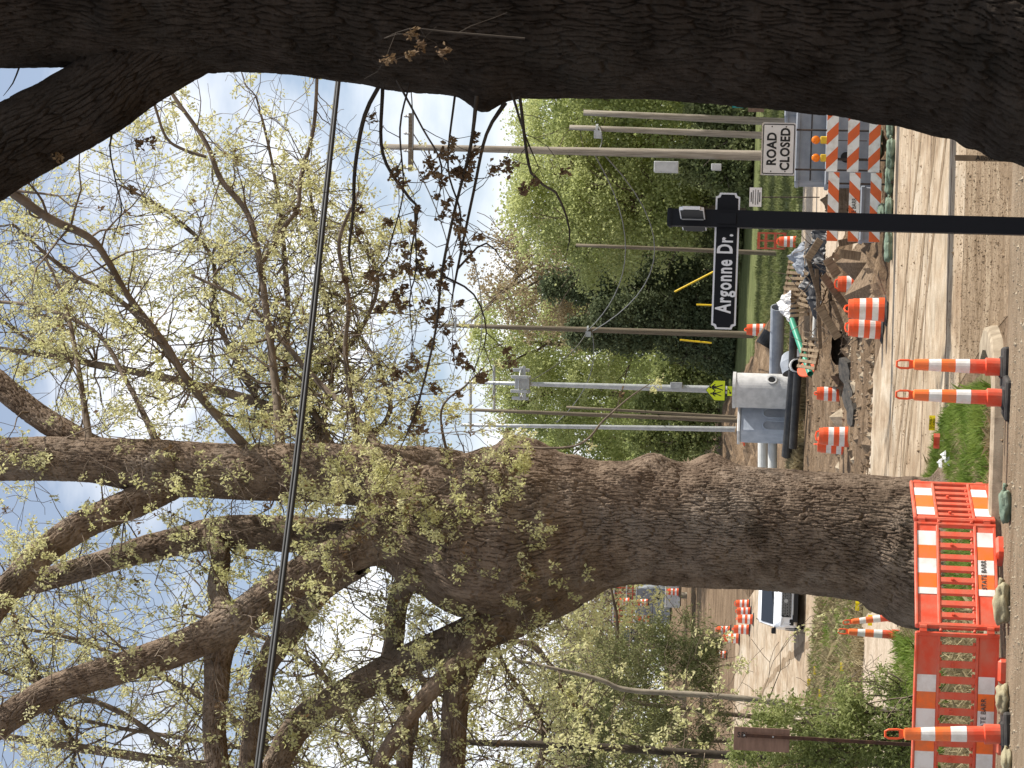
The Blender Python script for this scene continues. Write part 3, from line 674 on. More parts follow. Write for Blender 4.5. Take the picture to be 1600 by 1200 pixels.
for i, (nm, lb, d, y, vt, vb, wd, lm, sh, ncl, per) in enumerate(BG):
    bg_tree(nm, lb, d+9, y, vt, vb, wd, M[lm], 200+i, sh, int(ncl*1.15), int(per*2.0), lsize=.18, clr=.62, hollow=.2)
CON = [
 ('spruce_tree', 'broad dark spruce rising behind the street sign board', 140, 455, 850, 1130, 150),
 ('spruce_tree', 'darkest spruce, right behind the grey pole', 138, 525, 890, 1120, 110),
 ('spruce_tree', 'dark spruce at the foot of the yellow green tree', 134, 350, 1010, 1170, 150),
 ('spruce_tree', 'low dark yew like evergreen behind the road closed sign', 126, 255, 1050, 1185, 120),
 ('spruce_tree', 'small dark evergreen at the right behind the paired poles', 126, 170, 1080, 1185, 100),
 ('spruce_tree', 'narrow dark evergreen between the spruce pair and the grey pole', 137, 490, 930, 1125, 90),
]
for i, (nm, lb, d, y, vt, vb, wd) in enumerate(CON):
    bg_tree(nm, lb, d+8, y, vt, vb, wd, M['needle' if i in (0, 1, 5) else 'needle_l'], 300+i, 'cone', 330, 90, lsize=.19, clr=.34, trunkm='twig_d', low=.0, droop=.2, branches=20)
for i, (lb, d, y, vt, vb, wd) in enumerate([
 ('rounded lime green arborvitae beside the pale steel pole', 158, 640, 985, 1080, 60), ('lime green arborvitae hidden partly by the big maple', 156, 690, 975, 1085, 60), ('squat green arborvitae at the end of the dark spruces', 152, 583, 1020, 1090, 60)]):
    bg_tree('arborvitae', lb, d, y, vt, vb, wd, M['bush'], 330+i, 'round', 80, 90, lsize=.2, clr=.45, low=0, cat='shrub', branches=4)
for i, (lb, d, y, vt, vb, wd, lm, per) in enumerate([
 ('pale bare tree far up the road, left of the big maple', 190, 930, 850, 1060, 160, 'leaf_bg2', 30),
 ('grey bare tree far away behind the hanging limbs', 200, 1010, 840, 1060, 200, 'leaf_bg2', 26),
 ('thin budding tree far up the road at left', 185, 1090, 870, 1070, 200, 'leaf_bg1', 40),
 ('distant budding tree at the left margin of the hill', 180, 1180, 850, 1080, 200, 'leaf_bg1', 45)]):
    bg_tree('bare_tree', lb, d, y, vt, vb, wd, M[lm], 350+i, 'round', 110, per, lsize=.24, clr=.9, trunkm='twig_g', low=.1, branches=60)
for i, (x, y, h, wd) in enumerate([(17.5, 99, 13, 4), (22, 110, 16, 5), (19.5, 122, 15, 4.5), (24, 92, 14, 5), (16, 88, 9, 3)]):  # unseen maples added off to the right to throw shade over the lawn
    t_ = bg_tree('maple_tree', ['broad maple on the far lawn just beyond the right edge', 'large maple farther right on the lawn', 'maple behind the lawn near the right edge', 'maple at the right margin of the lawn, farthest out', 'small maple near the pale apron, off to the right'][i], y, 100, 800, 1170, 200, M['leaf_bg3'], 380+i, 'round', 150, 70, lsize=.25, clr=.6)
    t_.location = (x, y, HZ(y)); t_.scale = (wd/5, wd/5, 1.55)
# far wooded ridge that closes the view
g_ = np.random.default_rng(5); pts = []
for i in range(700):
    x = g_.uniform(-75, 75); y = g_.uniform(225, 262); z = HZ(y)+g_.uniform(0, 9+4*math.sin(x*.13)); pts.append(np.array([x, y, z])+g_.normal(0, 1, (60, 3))*np.array([1.6, 1.6, 1.0]))
leaves('far_wood', np.vstack(pts), .55, M['leaf_bg3'], None, n=1, spread=0, droop=.3, aspect=.8, seed=8)

# ------------------------------------------------------------------ near-left shrubs
def shrub(name, label, d, blobs, leafm, seed, lsize, per=60, twm='twig', cat='shrub', stems=10, clr=.13, droop=.3, aspect=.5, sl=(.5, 1.2)):
    """blobs: (column, row, radius px, count, depth spread)"""
    g_ = np.random.default_rng(seed); t = thing(name, label, cat); pts = []; cents = []
    for (v, y, r, n, dz) in blobs:
        for _ in range(n):
            a = g_.random()*2*PI; q = r*g_.random()**.5; p = AT(v+math.cos(a)*q, y+math.sin(a)*q, d+g_.uniform(-dz, dz)); cents.append(p)
            pts.append(np.array(p)+g_.normal(0, 1, (per, 3))*clr*(.5+g_.random())*np.array([1, 1, .6]))
    P = np.vstack(pts); P = P[P[:, 2] > HZ(d)+.02]
    T = Twigs(seed); vb, yb = max((b[0], b[1]) for b in blobs); base = AT(vb, yb, d); base.z = HZ(d)-.05
    for c in cents[::max(1, len(cents)//((stems or 14)*3))]:
        m_ = (base+c)/2+Vector((g_.normal(0, .2), g_.normal(0, .2), .1)); b2 = base+Vector((g_.normal(0, .3), g_.normal(0, .2), 0))
        
        if stems > 0: T.paths.append(([b2, m_, c], [.025, .015, .006]))
        T.grow(c, Vector((g_.normal(), g_.normal(), g_.normal()+.5)), g_.uniform(*sl), .008, 1, .25, 0, 4, 2)
    T.mesh('stem', M[twm], t, 3, .005)
    leaves('foliage', P, lsize, leafm, t, n=1, spread=0, droop=droop, aspect=aspect, seed=seed)
    return t
shrub('juniper_tree', 'drooping olive green juniper at left above the barrel line', 43, [(900, 1090, 60, 30, .8), (960, 1040, 45, 30, .7), (1010, 1010, 45, 40, .7), (1060, 1000, 45, 45, .6), (1090, 1040, 40, 45, .6), (1000, 1100, 60, 55, .8), (950, 1170, 60, 60, .8), (1050, 1170, 55, 55, .8), (1110, 1120, 30, 20, .6), (1100, 1010, 24, 14, .5)], M['needle2'], 401, .07, per=70, clr=.13, stems=0, droop=.9, aspect=.25, cat='tree')
shrub('budding_shrub', 'pale yellow budding shrub beneath the left limbs', 47, [(850, 1050, 60, 40, 1), (900, 960, 40, 35, 1), (930, 1020, 50, 40, 1), (830, 1130, 60, 50, 1), (980, 960, 30, 22, 1), (900, 1160, 50, 40, 1), (1030, 940, 20, 8, 1)], M['leaf_m'], 402, .08, per=22, stems=0, clr=.13, cat='shrub')
shrub('leafy_bush', 'fresh green leafy bush under the plywood board', 36, [(1180, 1180, 40, 40, .6), (1250, 1150, 55, 75, .7), (1300, 1180, 50, 75, .7), (1340, 1140, 45, 55, .6), (1390, 1170, 40, 55, .6), (1200, 1120, 20, 14, .5), (1330, 1100, 25, 20, .5), (1420, 1120, 30, 30, .5)], M['bush'], 403, .075, per=38, clr=.11)
shrub('weedy_bush', 'sprawling twiggy weeds beside the driveway', 40, [(1370, 1060, 22, 12, .5), (1320, 1080, 24, 12, .5), (1400, 1075, 20, 12, .4)], M['bush'], 404, .06, stems=4, per=40, clr=.1, sl=(.3, .9))
# slim leaning trunk and dark trunk left
def pole_tree(label, d, L0, m, seed, nt=14, leafm=None):
    t = thing('slim_tree', label, 'tree'); P = []; R = []
    for (v, y, th) in L0: p, r = px(v, y, d, th); P.append(tuple(p)); R.append(r)
    P[0] = (P[0][0], P[0][1], HZ(d)-.1)
    bark_tube('trunk', P, R, M[m], t, n=24, step=.05, depth=.008, w=.04, h=.15, seed=seed, lump=.1)
    T = Twigs(seed); PP, RR = smooth_path(P, R, .3)
    for _ in range(nt):
        k = T.r.randrange(len(PP)//3, len(PP)); T.grow(Vector(PP[k]), Vector((T.r.gauss(0, 1), T.r.gauss(0, .6), T.r.gauss(.2, .7))), T.r.uniform(.5, 1.6), .012, 1, .25, 0, 5, 2)
    T.mesh('twig', M['twig'], t, 3, .005)
    if leafm: leaves('foliage', [tuple(p) for p, q in T.tips if T.r.random() < .6], .08, M[leafm], t, n=8, spread=.05, droop=.8, seed=seed)
    return t
pole_tree('slim crooked pale trunk between the road and the green bush', 39, [(1400, 1108, 13), (1300, 1112, 11), (1250, 1108, 10), (1200, 1096, 10), (1100, 1086, 9), (980, 1078, 8), (930, 1060, 7), (800, 1030, 5)], 'twig_g', 501, 16, 'leaf_m')
pole_tree('dark upright trunk at the left edge beside the plywood board', 40, [(1400, 1192, 15), (1280, 1188, 14), (1100, 1178, 13), (900, 1165, 12), (740, 1160, 10), (600, 1150, 6)], 'twig_d', 502, 20, 'leaf_m')
pole_tree('thin curving sapling arching across the budding shrub', 45, [(1130, 1150, 8), (1000, 1150, 7), (930, 1110, 7), (880, 1060, 6), (830, 1010, 6), (780, 1000, 5)], 'twig', 503, 16, 'leaf_m')
pole_tree('thin brown sapling hanging just left of the big trunk', 46, [(1100, 1130, 7), (1010, 1100, 7), (960, 1080, 5), (965, 980, 5), (955, 920, 4)], 'twig', 504, 12, 'leaf_m')

# ------------------------------------------------------------------ grass
def blades(name, regions, n, hgt, m, seed, lean=.35, w=.012, label=None):
    g_ = np.random.default_rng(seed); P = []
    while sum(len(p) for p in P) < n:
        y = g_.uniform(regions[0][0], regions[-1][0], n); a = np.interp(y, [r[0] for r in regions], [r[1] for r in regions]); b = np.interp(y, [r[0] for r in regions], [r[2] for r in regions])
        x = a+(b-a)*g_.random(n); k = np.array([mnoise.noise(Vector((q*1.3, s_*1.3, seed)))+.5*mnoise.noise(Vector((q*5, s_*5, seed))) for q, s_ in zip(x, y)])
        ok = g_.random(n) < .45+1.1*k; P.append(np.stack([x[ok], y[ok], 1+k[ok]], 1))
    P = np.vstack(P)[:n]; z = np.interp(P[:, 1], zx, zy); C = np.stack([P[:, 0], P[:, 1], z], 1); a = g_.random(n)*2*PI; dx = np.stack([np.cos(a), np.sin(a), 0*a], 1)
    h = hgt*(.35+.9*g_.random(n))*np.clip(P[:, 2], .5, 1.5); l = g_.normal(0, lean, (n, 2))
    tip = C+np.stack([l[:, 0]*h, l[:, 1]*h, h], 1); mid = C+np.stack([l[:, 0]*h*.3, l[:, 1]*h*.3, h*.6], 1)
    V = np.stack([C-dx*w, C+dx*w, mid+dx*w*.7, tip, mid-dx*w*.7], 1).reshape(-1, 3)
    return npmesh(name, V, np.arange(n*5).reshape(-1, 5), m, None, kind='stuff')
blades('grass', [(27.2, -2.6, .15), (30, -2.7, .25), (33, -3, -.05), (36, -3, -.5), (38.5, -3.2, -1.4)], 52000, .15, M['grass'], 1, w=.006)
blades('dry_grass', [(26.8, -2.6, .2), (38.5, -3.2, -1.2)], 36000, .11, M['dry'], 2, lean=.8, w=.006)
blades('grass', [(32, -9, -3.6), (45, -13, -4.6)], 30000, .26, M['grass'], 3)
blades('dry_grass', [(27, -9, -2.4), (44, -12, -4)], 30000, .16, M['dry'], 4, lean=.9)
blades('grass', [(62, -12.5, -4.6), (75, -14, -6.0), (78, -14, -9)], 9000, .22, M['grass'], 5, w=.02)
blades('dry_grass', [(60, -12.5, -4.2), (75, -14, -6.0), (78, -14, -9)], 22000, .25, M['dry'], 6, lean=.8, w=.02)
blades('dry_grass', [(86, -4.5, 1.6), (90, -4.5, 1.8)], 14000, .3, M['dry'], 16, lean=.5, w=.02)
blades('grass', [(90, 2, 14), (125, 0, 18)], 26000, .16, M['lawn_blade'], 17, lean=.4, w=.03)
# clods and pebbles on the mud and the verge edge
def clods(name, regions, n, size, m, seed):
    g_ = np.random.default_rng(seed); y = g_.uniform(regions[0][0], regions[-1][0], n); a = np.interp(y, [r[0] for r in regions], [r[1] for r in regions]); b = np.interp(y, [r[0] for r in regions], [r[2] for r in regions])
    x = a+(b-a)*g_.random(n); z = np.interp(y, zx, zy); s_ = size*np.exp(g_.normal(0, .5, n)); base = np.array([(1, 0, 0), (0, 1, 0), (-1, 0, 0), (0, -1, 0), (0, 0, .8), (0, 0, -.3)], float)
    V = base[None]*s_[:, None, None]*g_.uniform(.6, 1.3, (n, 6, 1))+g_.normal(0, .15, (n, 6, 3))*s_[:, None, None]+np.stack([x, y, z+.01], 1)[:, None, :]
    f = np.array([(0, 1, 4), (1, 2, 4), (2, 3, 4), (3, 0, 4), (1, 0, 5), (2, 1, 5), (3, 2, 5), (0, 3, 5)]); Fq = (f[None]+np.arange(n)[:, None, None]*6).reshape(-1, 3)
    return npmesh(name, V.reshape(-1, 3), Fq, m, None, kind='stuff')
clods('dirt_clods', [(60, -3, 4), (84, -5.5, 3)], 5000, .06, M['dirt'], 21)
clods('gravel', [(23, -8, 8), (25.4, -8, 8)], 5000, .008, M['kerb'], 22)
clods('gravel', [(26, .8, 5), (34, -.1, 6)], 3500, .008, M['grit'], 23)
clods('dirt_clods', [(40, -1, 9), (54, -2.6, 8)], 1500, .011, M['grit'], 24)
clods('dirt_clods', [(27, .9, 5), (35.5, .1, 6)], 1200, .010, M['grit'], 34)
clods('dirt_clods', [(102, -6, -.5), (145, -9, -5)], 5000, .13, M['dirt'], 25)
clods('rubble', [(59, 2.4, 4.2), (64, 2.4, 4.2)], 500, .14, M['timber_d'], 26)
clods('rubble', [(60, -1.6, 2.6), (72, -2.4, 3.0)], 700, .10, M['timber_d'], 28)
clods('rubble', [(60, -1.6, 2.6), (72, -2.4, 3.0)], 400, .09, M['kerb'], 29)
clods('leaf_litter', [(25.9, -7, .4), (27.4, -7, .5)], 2500, .02, M['stake'], 27)

# ------------------------------------------------------------------ traffic drums
def make_drum(label):
    t = thing('traffic_drum', label, 'traffic barrel', group='orange and white drums lining the road works')
    b = MB(); O, Wt = 0, 1; prof = []; mats = []
    def ring(r, z, m): prof.append((r, z)); mats.append(m)
    zs = [(.05, .29), (.22, .285), (.222, .275), (.37, .275), (.372, .268), (.52, .268), (.522, .258), (.67, .258), (.672, .248), (.82, .248), (.822, .235), (.93, .225)]
    for z, r in zs: prof.append((r, z))
    mats = [O, O, Wt, O, O, O, Wt, O, O, O, O]
    prof2 = [(r, z) for z, r in [(a[0], a[1]) for a in zs]]
    mats = [0, 0, 1, 0, 0, 0, 1, 0, 0, 0, 0]
    b.lathe(prof2, 24, mats=mats); b.build('drum', [M['barrel_o'], M['white_s']], t, smooth=False)
    b = MB(); b.lathe([(.40, 0), (.41, .03), (.34, .07), (.29, .08)], 16); b.build('rubber_base', M['rubber'], t)
    b = MB(); b.tube([(-.15, 0, .92), (-.12, 0, 1.0), (0, 0, 1.03), (.12, 0, 1.0), (.15, 0, .92)], .022, 6); b.build('handle', M['barrel_o'], t)
    return t
drums = [
 (1357, 445, 53, 'orange white striped drum standing before the tilted timbers, right of the double pair', 0),
 (1387, 484, 68, 'nearest and largest drum at the road edge, its lower band scuffed', 0),
 (1380, 514, 60, 'drum tucked tightly behind the left of the largest one at the road edge', .03),
 (1316, 616, 44, 'lone drum sunk beside the black slabs in the mud', 0),
 (1332, 683, 58, 'drum by the big trunk, the front one of the two there', 0),
 (1326, 696, 54, 'drum by the big trunk, half hidden behind its neighbour', 0),
 (1200, 516, 37, 'distant drum on the dirt beneath the end of the street sign', 0),
 (1246, 378, 24, 'faded drum under the small orange red barricade', 0),
 (1184, 692, 20, 'far drum peeping over the two pale pipes', 0),
 (1142, 985, 24, 'leftward line of drums: the high one above the rank behind the white car', 0),
 (1172, 984, 28, 'drum just left of the white car roof, below another drum', 0),
 (1156, 998, 28, 'drum in the line left of the car, second from the outer end', 0),
 (1136, 1023, 20, 'outermost drum of the line, by the juniper fringe', 0),
 (1178, 968, 28, 'drum directly behind the white car windscreen corner', 0),
 (1174, 956, 22, 'drum behind the middle of the white car roof', 0),
 (1172, 944, 20, 'drum in the rank behind the car, closest to the big trunk', 0),
]
proto = None
for (v, y, hp, lb, tilt) in drums:
    p = G(v, y); s_ = hp/SC(p)/1.04; s_ = max(.8, min(1.15, s_))
    if proto is None:
        proto = make_drum(lb); o = proto; o.location = p; o.scale = (s_,)*3
    else: o = dup(proto, p, random.uniform(0, 3), lb, rx=tilt, sc=s_)
# ------------------------------------------------------------------ slim channelizer cones
def make_cone(label, hw=.055):
    t = thing('channelizer_cone', label, 'traffic cone', group='tall slim orange channelizer cones')
    b = MB(); prof = [(.09, .05), (.095, .22), (.075, .23), (.072, .38), (.074, .385), (.070, .53), (.068, .535), (.066, .67), (.066, .675), (.06, .80), (.062, .805), (.056, .95), (.03, .965)]
    prof = [(r*hw/.055, z) for r, z in prof]
    mats = [1, 1, 1, 1, 2, 2, 0, 2, 2, 0, 0, 0]
    mats = [1, 1, 1, 1, 2, 1, 0, 0, 2, 2, 0, 0]
    b.lathe(prof, 16, mats=mats); b.build('shaft', [M['fluo'], M['red_o'], M['white_s']], t, smooth=False)
    b = MB(); b.bbox((0, 0, .028), (.42, .42, .055), .02); b.bbox((0, 0, .065), (.24, .24, .03), .02); b.build('rubber_base', M['rubber'], t)
    b = MB(); pts = [(-.03, 0, .96), (-.042, 0, 1.02), (-.04, 0, 1.1), (-.025, 0, 1.13), (.025, 0, 1.13), (.04, 0, 1.1), (.042, 0, 1.02), (.03, 0, .96)]
    b.tube(pts, .012, 6); b.box((0, 0, .985), (.075, .02, .04)); b.build('handle', M['barrel_o'], t)
    return t
cones = [(1574, 574, 172, 0, 'striped channelizer cone at the kerb, the right one of the near pair'),
         (1577, 622, 176, .0, 'striped channelizer cone at the kerb, the left one of the near pair'),
         (1576, 1147, 192, -.05, 'tilted channelizer cone in front of the left barricade panel'),
         (1405, 963, 88, -.16, 'leaning channelizer cone half hidden by the big trunk, at the driveway'),
         (1414, 993, 104, 0.02, 'upright channelizer cone at the driveway, left of the leaning one')]
c0 = None
for (v, y, hp, tilt, lb) in cones:
    p = G(v, y); s_ = hp/SC(p)/1.14
    if v > 1500: p.z += .0
    if c0 is None: c0 = make_cone(lb); o = c0; o.location = p; o.scale = (s_,)*3
    else: o = dup(c0, p, random.uniform(-.3, .3) if v > 1500 else .2, lb, ry=tilt, sc=s_)
# ------------------------------------------------------------------ text
def text(s, size, m, parent, M4, name='lettering', bold=0.0, ex=.0015, align='CENTER', sx=1.0, shear=0, sp=1.05):
    cu = bpy.data.curves.new('t', 'FONT'); cu.body = s; cu.size = size; cu.extrude = ex; cu.offset = bold; cu.align_x = align; cu.align_y = 'CENTER'; cu.space_character = sp; cu.resolution_u = 3
    o = bpy.data.objects.new('t', cu); COL.objects.link(o); bpy.context.view_layer.update()
    me = bpy.data.meshes.new_from_object(o.evaluated_get(bpy.context.evaluated_depsgraph_get())); COL.objects.unlink(o); bpy.data.objects.remove(o)
    me.materials.clear(); me.materials.append(m)
    for v in me.vertices: v.co.x *= sx
    me.transform(M4); r = link(name, me, parent); return r
FACE = Matrix.Rotation(PI/2, 4, 'X')      # text in XZ plane, facing -Y
def TF(x, y, z, rot=0): return Matrix.Translation((x, y, z)) @ FACE @ Matrix.Rotation(rot, 4, 'Z')
# ------------------------------------------------------------------ plastic barricade panels
def barricade(label, p0, p1, nslot, pat_top, txt=None, mats=('fluo', 'red_o')):
    """a panel from ground point p0 (left) to p1 (right)"""
    d = p1-p0; Lx = d.xy.length; t = thing('plastic_barricade', label, 'barricade', tuple(p0), math.atan2(d.y, d.x), 'orange plastic barricade panels along the kerb'); t.scale = (1, 1, .94)
    T_ = .05; bm = M[mats[1]]; H = 1.04
    b = MB(); b.bbox((Lx/2, 0, .10), (Lx, T_, .035), .01); b.bbox((Lx/2, 0, .21), (Lx, T_*.8, .20), .01); b.bbox((Lx/2, -.0, .325), (Lx, T_*1.25, .03), .01); b.build('bottom_band', bm, t)
    b = MB(); b.bbox((Lx/2, 0, .885), (Lx, T_*.8, .25), .01); b.bbox((Lx/2, 0, 1.015), (Lx, T_*1.5, .03), .012); b.bbox((Lx/2, 0, .76), (Lx, T_*1.25, .03), .01); b.build('top_band', bm, t)
    for i in (0, 1):
        b = MB(); b.bbox((.02 if i == 0 else Lx-.02, 0, .55), (.05, T_*1.3, .94), .012)
        b.lathe([(.03, .9), (.03, .98)], 8, ((-.01 if i == 0 else Lx+.01), -.01, 0)); b.lathe([(.03, .14), (.03, .22)], 8, ((-.01 if i == 0 else Lx+.01), -.01, 0)); b.build('end_post', bm, t)
    per = Lx/nslot
    me = None
    for i in range(nslot):
        b = MB(); hw = per*.46
        if me is None:
            b.bbox((0, 0, .55), (hw, T_*.9, .42), .006)
            for zz, s_ in ((.74, 1), (.36, 1)): b.tube([(-hw*.9, 0, zz), (hw*.9, 0, zz)], .018, 6)
            o = b.build('bar', bm, t); me = o.data
        else: o = link('bar', me, t)
        o.location.x = per*(i+.0) if i else per*.12
    for i in range(1, nslot, 3):
        b = MB(); b.lathe([(.022, -.02), (.018, .02)], 8); o = b.build('peg', bm, t); o.location = (per*i, -.03, .6); o.rotation_euler = (PI/2, 0, 0)
    for j, (a, c, m_) in enumerate(pat_top):
        for z0, hh in ((.885, .215), (.21, .185)):
            b = MB(); b.box(((a+c)/2*Lx, -T_*.4-.004, z0), ((c-a)*Lx, .004, hh)); b.build('sheeting', M['white_s' if m_ == 'w' else 'fluo'], t)
    for x in (.25, .75):
        b = MB(); b.bbox((Lx*x, 0, .05), (.26, .26, .09), .03); b.build('foot', bm, t)
    if txt:
        text(txt, .08, M['faded_b'], t, TF(txt_x*Lx, -T_*.4-.010, .235), bold=.001, sx=.85)
        text('630-555', .04, M['lettering_b'], t, TF(txt_x*Lx, -T_*.4-.010, .165), sx=.8) if False else None
    return t
def GP(v, y): return G(v, y)
pA = G(1573, 985); pB = G(1566, 822); pC_ = G(1562, 764); pL = G(1566, 1215)
pat = [(.0, .06, 'w'), (.12, .2, 'o'), (.2, .33, 'w'), (.33, .45, 'o'), (.45, .59, 'w'), (.59, .70, 'o'), (.70, .76, 'w')]
txt_x = .5
B1 = barricade('full on orange barricade panel with stencilled white patch, in the middle of the row', pA, pB, 9, [(.36, .43, 'w'), (.43, .54, 'o'), (.54, .70, 'w'), (.70, .82, 'o'), (.82, .92, 'w')] and [(.30, .36, 'w'), (.36, .50, 'o'), (.50, .64, 'w'), (.64, .77, 'o'), (.77, .91, 'w'), ], 'STATE BARR')
text('STATE', .001, M['lettering_b'], B1, TF(0, 0, .5)) if False else None
txt_x = .42
B2 = barricade('shadowed left orange barricade panel behind the tilted cone', pL, pA+Vector((-.05, -.02, 0)), 9, [(.16, .28, 'o'), (.28, .46, 'w'), (.46, .58, 'o'), (.58, .70, 'w'), (.02, .16, 'w')], 'STATE BARR')
txt_x = .5
B3 = barricade('narrow end barricade panel turned away, at the right end of the row', pB+Vector((.03, .02, 0)), pC_+Vector((0, .75, 0)), 7, [(.1, .3, 'w'), (.3, .62, 'o'), (.62, .82, 'w')])
# ------------------------------------------------------------------ sandbags
def sandbag(label, p, sz, rz, m, group, seed=0, rx=0):
    b = MB(); n, k = 28, 16; vs = []; fs = []; sz = tuple(q*.85 for q in sz)
    for j in range(k+1):
        ph = -PI/2+PI*j/k
        for i in range(n):
            th = 2*PI*i/n; cx = math.copysign(abs(math.cos(th))**.6, math.cos(th)); cy = math.copysign(abs(math.sin(th))**.7, math.sin(th)); q = max(0, math.cos(ph))**.5
            v = Vector((cx*q, cy*q, math.sin(ph))); w_ = 1+.28*mnoise.noise(v*1.6+Vector((seed, 0, 0)))+.12*mnoise.noise(v*4+Vector((seed, 0, 0)))+.06*mnoise.noise(v*9+Vector((seed, 3, 0)))
            vs.append((v.x*sz[0]/2*w_, v.y*sz[1]/2*w_, sz[2]/2+v.z*sz[2]/2*w_))
    for j in range(k):
        for i in range(n): i2 = (i+1) % n; fs.append((j*n+i, j*n+i2, j*n+n+i2, j*n+n+i))
    b.add(vs, fs); t = thing('sandbag', label, 'sandbag', p, rz, group, rx=rx); b.build('bag', m, t, smooth=True)
    b = MB(); b.tube([(sz[0]*.42, 0, sz[2]*.55), (sz[0]*.54, .02, sz[2]*.62), (sz[0]*.62, .0, sz[2]*.5)], [.035*sz[0]/.5, .02*sz[0]/.5, .045*sz[0]/.5], 8); b.build('tied_neck', m, t, smooth=True)
    return t
for i, (v, y, sz, rz, m_, lb) in enumerate([
 (1580, 790, (.42, .3, .15), .1, 'bag', 'green sandbag at the right foot of the barricade row'),
 (1578, 945, (.5, .32, .2), .15, 'bag2', 'tan sandbag slumped on the foot of the middle barricade panel'),
 (1577, 1092, (.34, .3, .16), 1.2, 'bag2', 'small tan sandbag behind the tilted cone base'),
 (1581, 1190, (.3, .3, .12), .5, 'bag2', 'pale sandbag at the left edge by the barricade foot')]):
    sandbag(lb, G(v, y), sz, rz, M[m_], 'sandbags at the plastic barricades', i)
for i, (v, y, rz, up, lb) in enumerate([
 (1398, 200, .3, 0, 'green sandbag under the right end of the striped rails'), (1394, 214, 1.0, .22, 'green sandbag heaped on top under the right flashing lamp'),
 (1399, 232, .1, 0, 'green sandbag below the two amber lamps'), (1393, 236, .6, .24, 'bulging upper green sandbag between the two sign posts'),
 (1398, 248, .2, 0, 'green sandbag at the foot of the left sign post'), (1397, 272, .1, 0, 'long green sandbag left of the left sign post'),
 (1396, 288, .0, 0, 'flat green sandbag below the stencilled rail'), (1396, 325, .1, 0, 'green sandbag close behind the black sign post'),
 (1393, 332, .7, .14, 'green sandbag perched behind the black sign post'), (1395, 378, .1, 0, 'leftmost green sandbag of the striped barricade row'),
 (1395, 392, .2, 0, 'thin green sandbag past the left end of the striped rails')]):
    p = G(v, y); p.z += up; sandbag(lb, p, (.58, .34, .24), rz, M['bag'], 'green sandbags weighting the striped barricades', 10+i)
# ------------------------------------------------------------------ street name sign
DS = 12.6
pt = AT(1050, 340, DS); pbm = AT(1600, 354, DS)
ss = thing('street_name_sign', 'black street name sign reading Argonne Dr. on a square black post', 'street sign', (pbm.x, DS, HZ(DS)))
lean = (pt.x-pbm.x)/(pt.z-pbm.z); Hp = pt.z-HZ(DS)
def SX(z): return (z-(pbm.z-HZ(DS)))*lean
b = MB(); r_ = .047
vs = []
for z in (-.1, Hp):
    x = SX(z)
    for (a, c) in ((-r_, -r_), (r_, -r_), (r_, r_), (-r_, r_)): vs.append((x+a, c, z))
b.add(vs, [(3, 2, 1, 0), (4, 5, 6, 7), (0, 1, 5, 4), (1, 2, 6, 5), (2, 3, 7, 6), (3, 0, 4, 7)]); b.build('post', M['black'], ss)
b = MB(); b.bbox((SX(Hp), 0, Hp+.012), (.105, .105, .025), .01); b.build('cap', M['black'], ss)
def board(parent, L_, H_, notch, T_, M4, border=.010):
    def outline(l, h, n): 
        a, c = l/2, h/2; return [(-a+n, -c), (a-n, -c), (a-n*.72, -c+n*.72), (a, -c+n), (a, c-n), (a-n*.72, c-n*.72), (a-n, c), (-a+n, c), (-a+n*.72, c-n*.72), (-a, c-n), (-a, -c+n), (-a+n*.72, -c+n*.72)]
    for nm, l, h, n, t_, m_ in (('border', L_, H_, notch, T_, 'lettering_w'), ('panel', L_-2*border, H_-2*border, notch, T_+.006, 'black')):
        o = outline(l, h, n); N = len(o); b = MB(); vs = [(x, -t_/2, z) for x, z in o]+[(x, t_/2, z) for x, z in o]
        fs = [tuple(range(N)), tuple(range(2*N-1, N-1, -1))]+[(i, i+N, (i+1) % N+N, (i+1) % N) for i in range(N)]
        b.add(vs, fs); q = b.build(nm, M[m_], parent); q.data.transform(M4)
s0 = SC(AT(1134, 408, DS)); bc = AT(1134, 408, DS)
zc = bc.z-HZ(DS); xc = bc.x-pbm.x
board(ss, 213/s0, 38/s0, .022, .018, Matrix.Translation((xc, .0, zc)) @ Matrix.Rotation(math.radians(.2), 4, 'Y'))
tl = AT(1133, 428, DS); tt = text('Argonne Dr.', .118, M['lettering_w'], ss, TF(tl.x-pbm.x, -.016, zc+.002), bold=.0032, sx=.86, sp=1.14)
ws = [v.co.x for v in tt.data.vertices]; k = (124/s0)/(max(ws)-min(ws)); mid = (max(ws)+min(ws))/2
for v in tt.data.vertices: v.co.x = (v.co.x-mid)*k+(tl.x-pbm.x)
z2 = AT(1083, 350, DS).z-HZ(DS)
board(ss, .5, 38/s0, .02, .018, Matrix.Translation((SX(z2)-.006, -.02, z2)) @ Matrix.Rotation(math.radians(99.5), 4, 'Z'), .006)
text('Main St.', .09, M['lettering_w'], ss, Matrix.Translation((SX(z2), -.02, z2)) @ Matrix.Rotation(math.radians(101), 4, 'Z') @ TF(0, 0, 0), bold=.002) if False else None
b = MB(); b.box((SX(z2)-.0, -.062, z2), (.03, .02, .12)); b.build('bracket', M['polegrey'], ss)
b = MB(); b.box((SX(zc), -.052, zc), (.06, .012, .1)); b.build('bracket', M['black'], ss)
# wooden survey stake with handwriting
p = AT(1560, 248, 17); st = thing('survey_stake', 'brown wooden stake with handwritten black marking, by the near trunk', 'stake', (p.x, 17, HZ(17)))
top = AT(1492, 248, 17); b = MB(); h = top.z-HZ(17); b.box((0, 0, h/2), (.042, .018, h)); b.build('stake', M['stake'], st)
text('Allowt', .05, M['lettering_b'], st, TF(0, -.0115, h-.22, -PI/2), bold=.0004, shear=0)
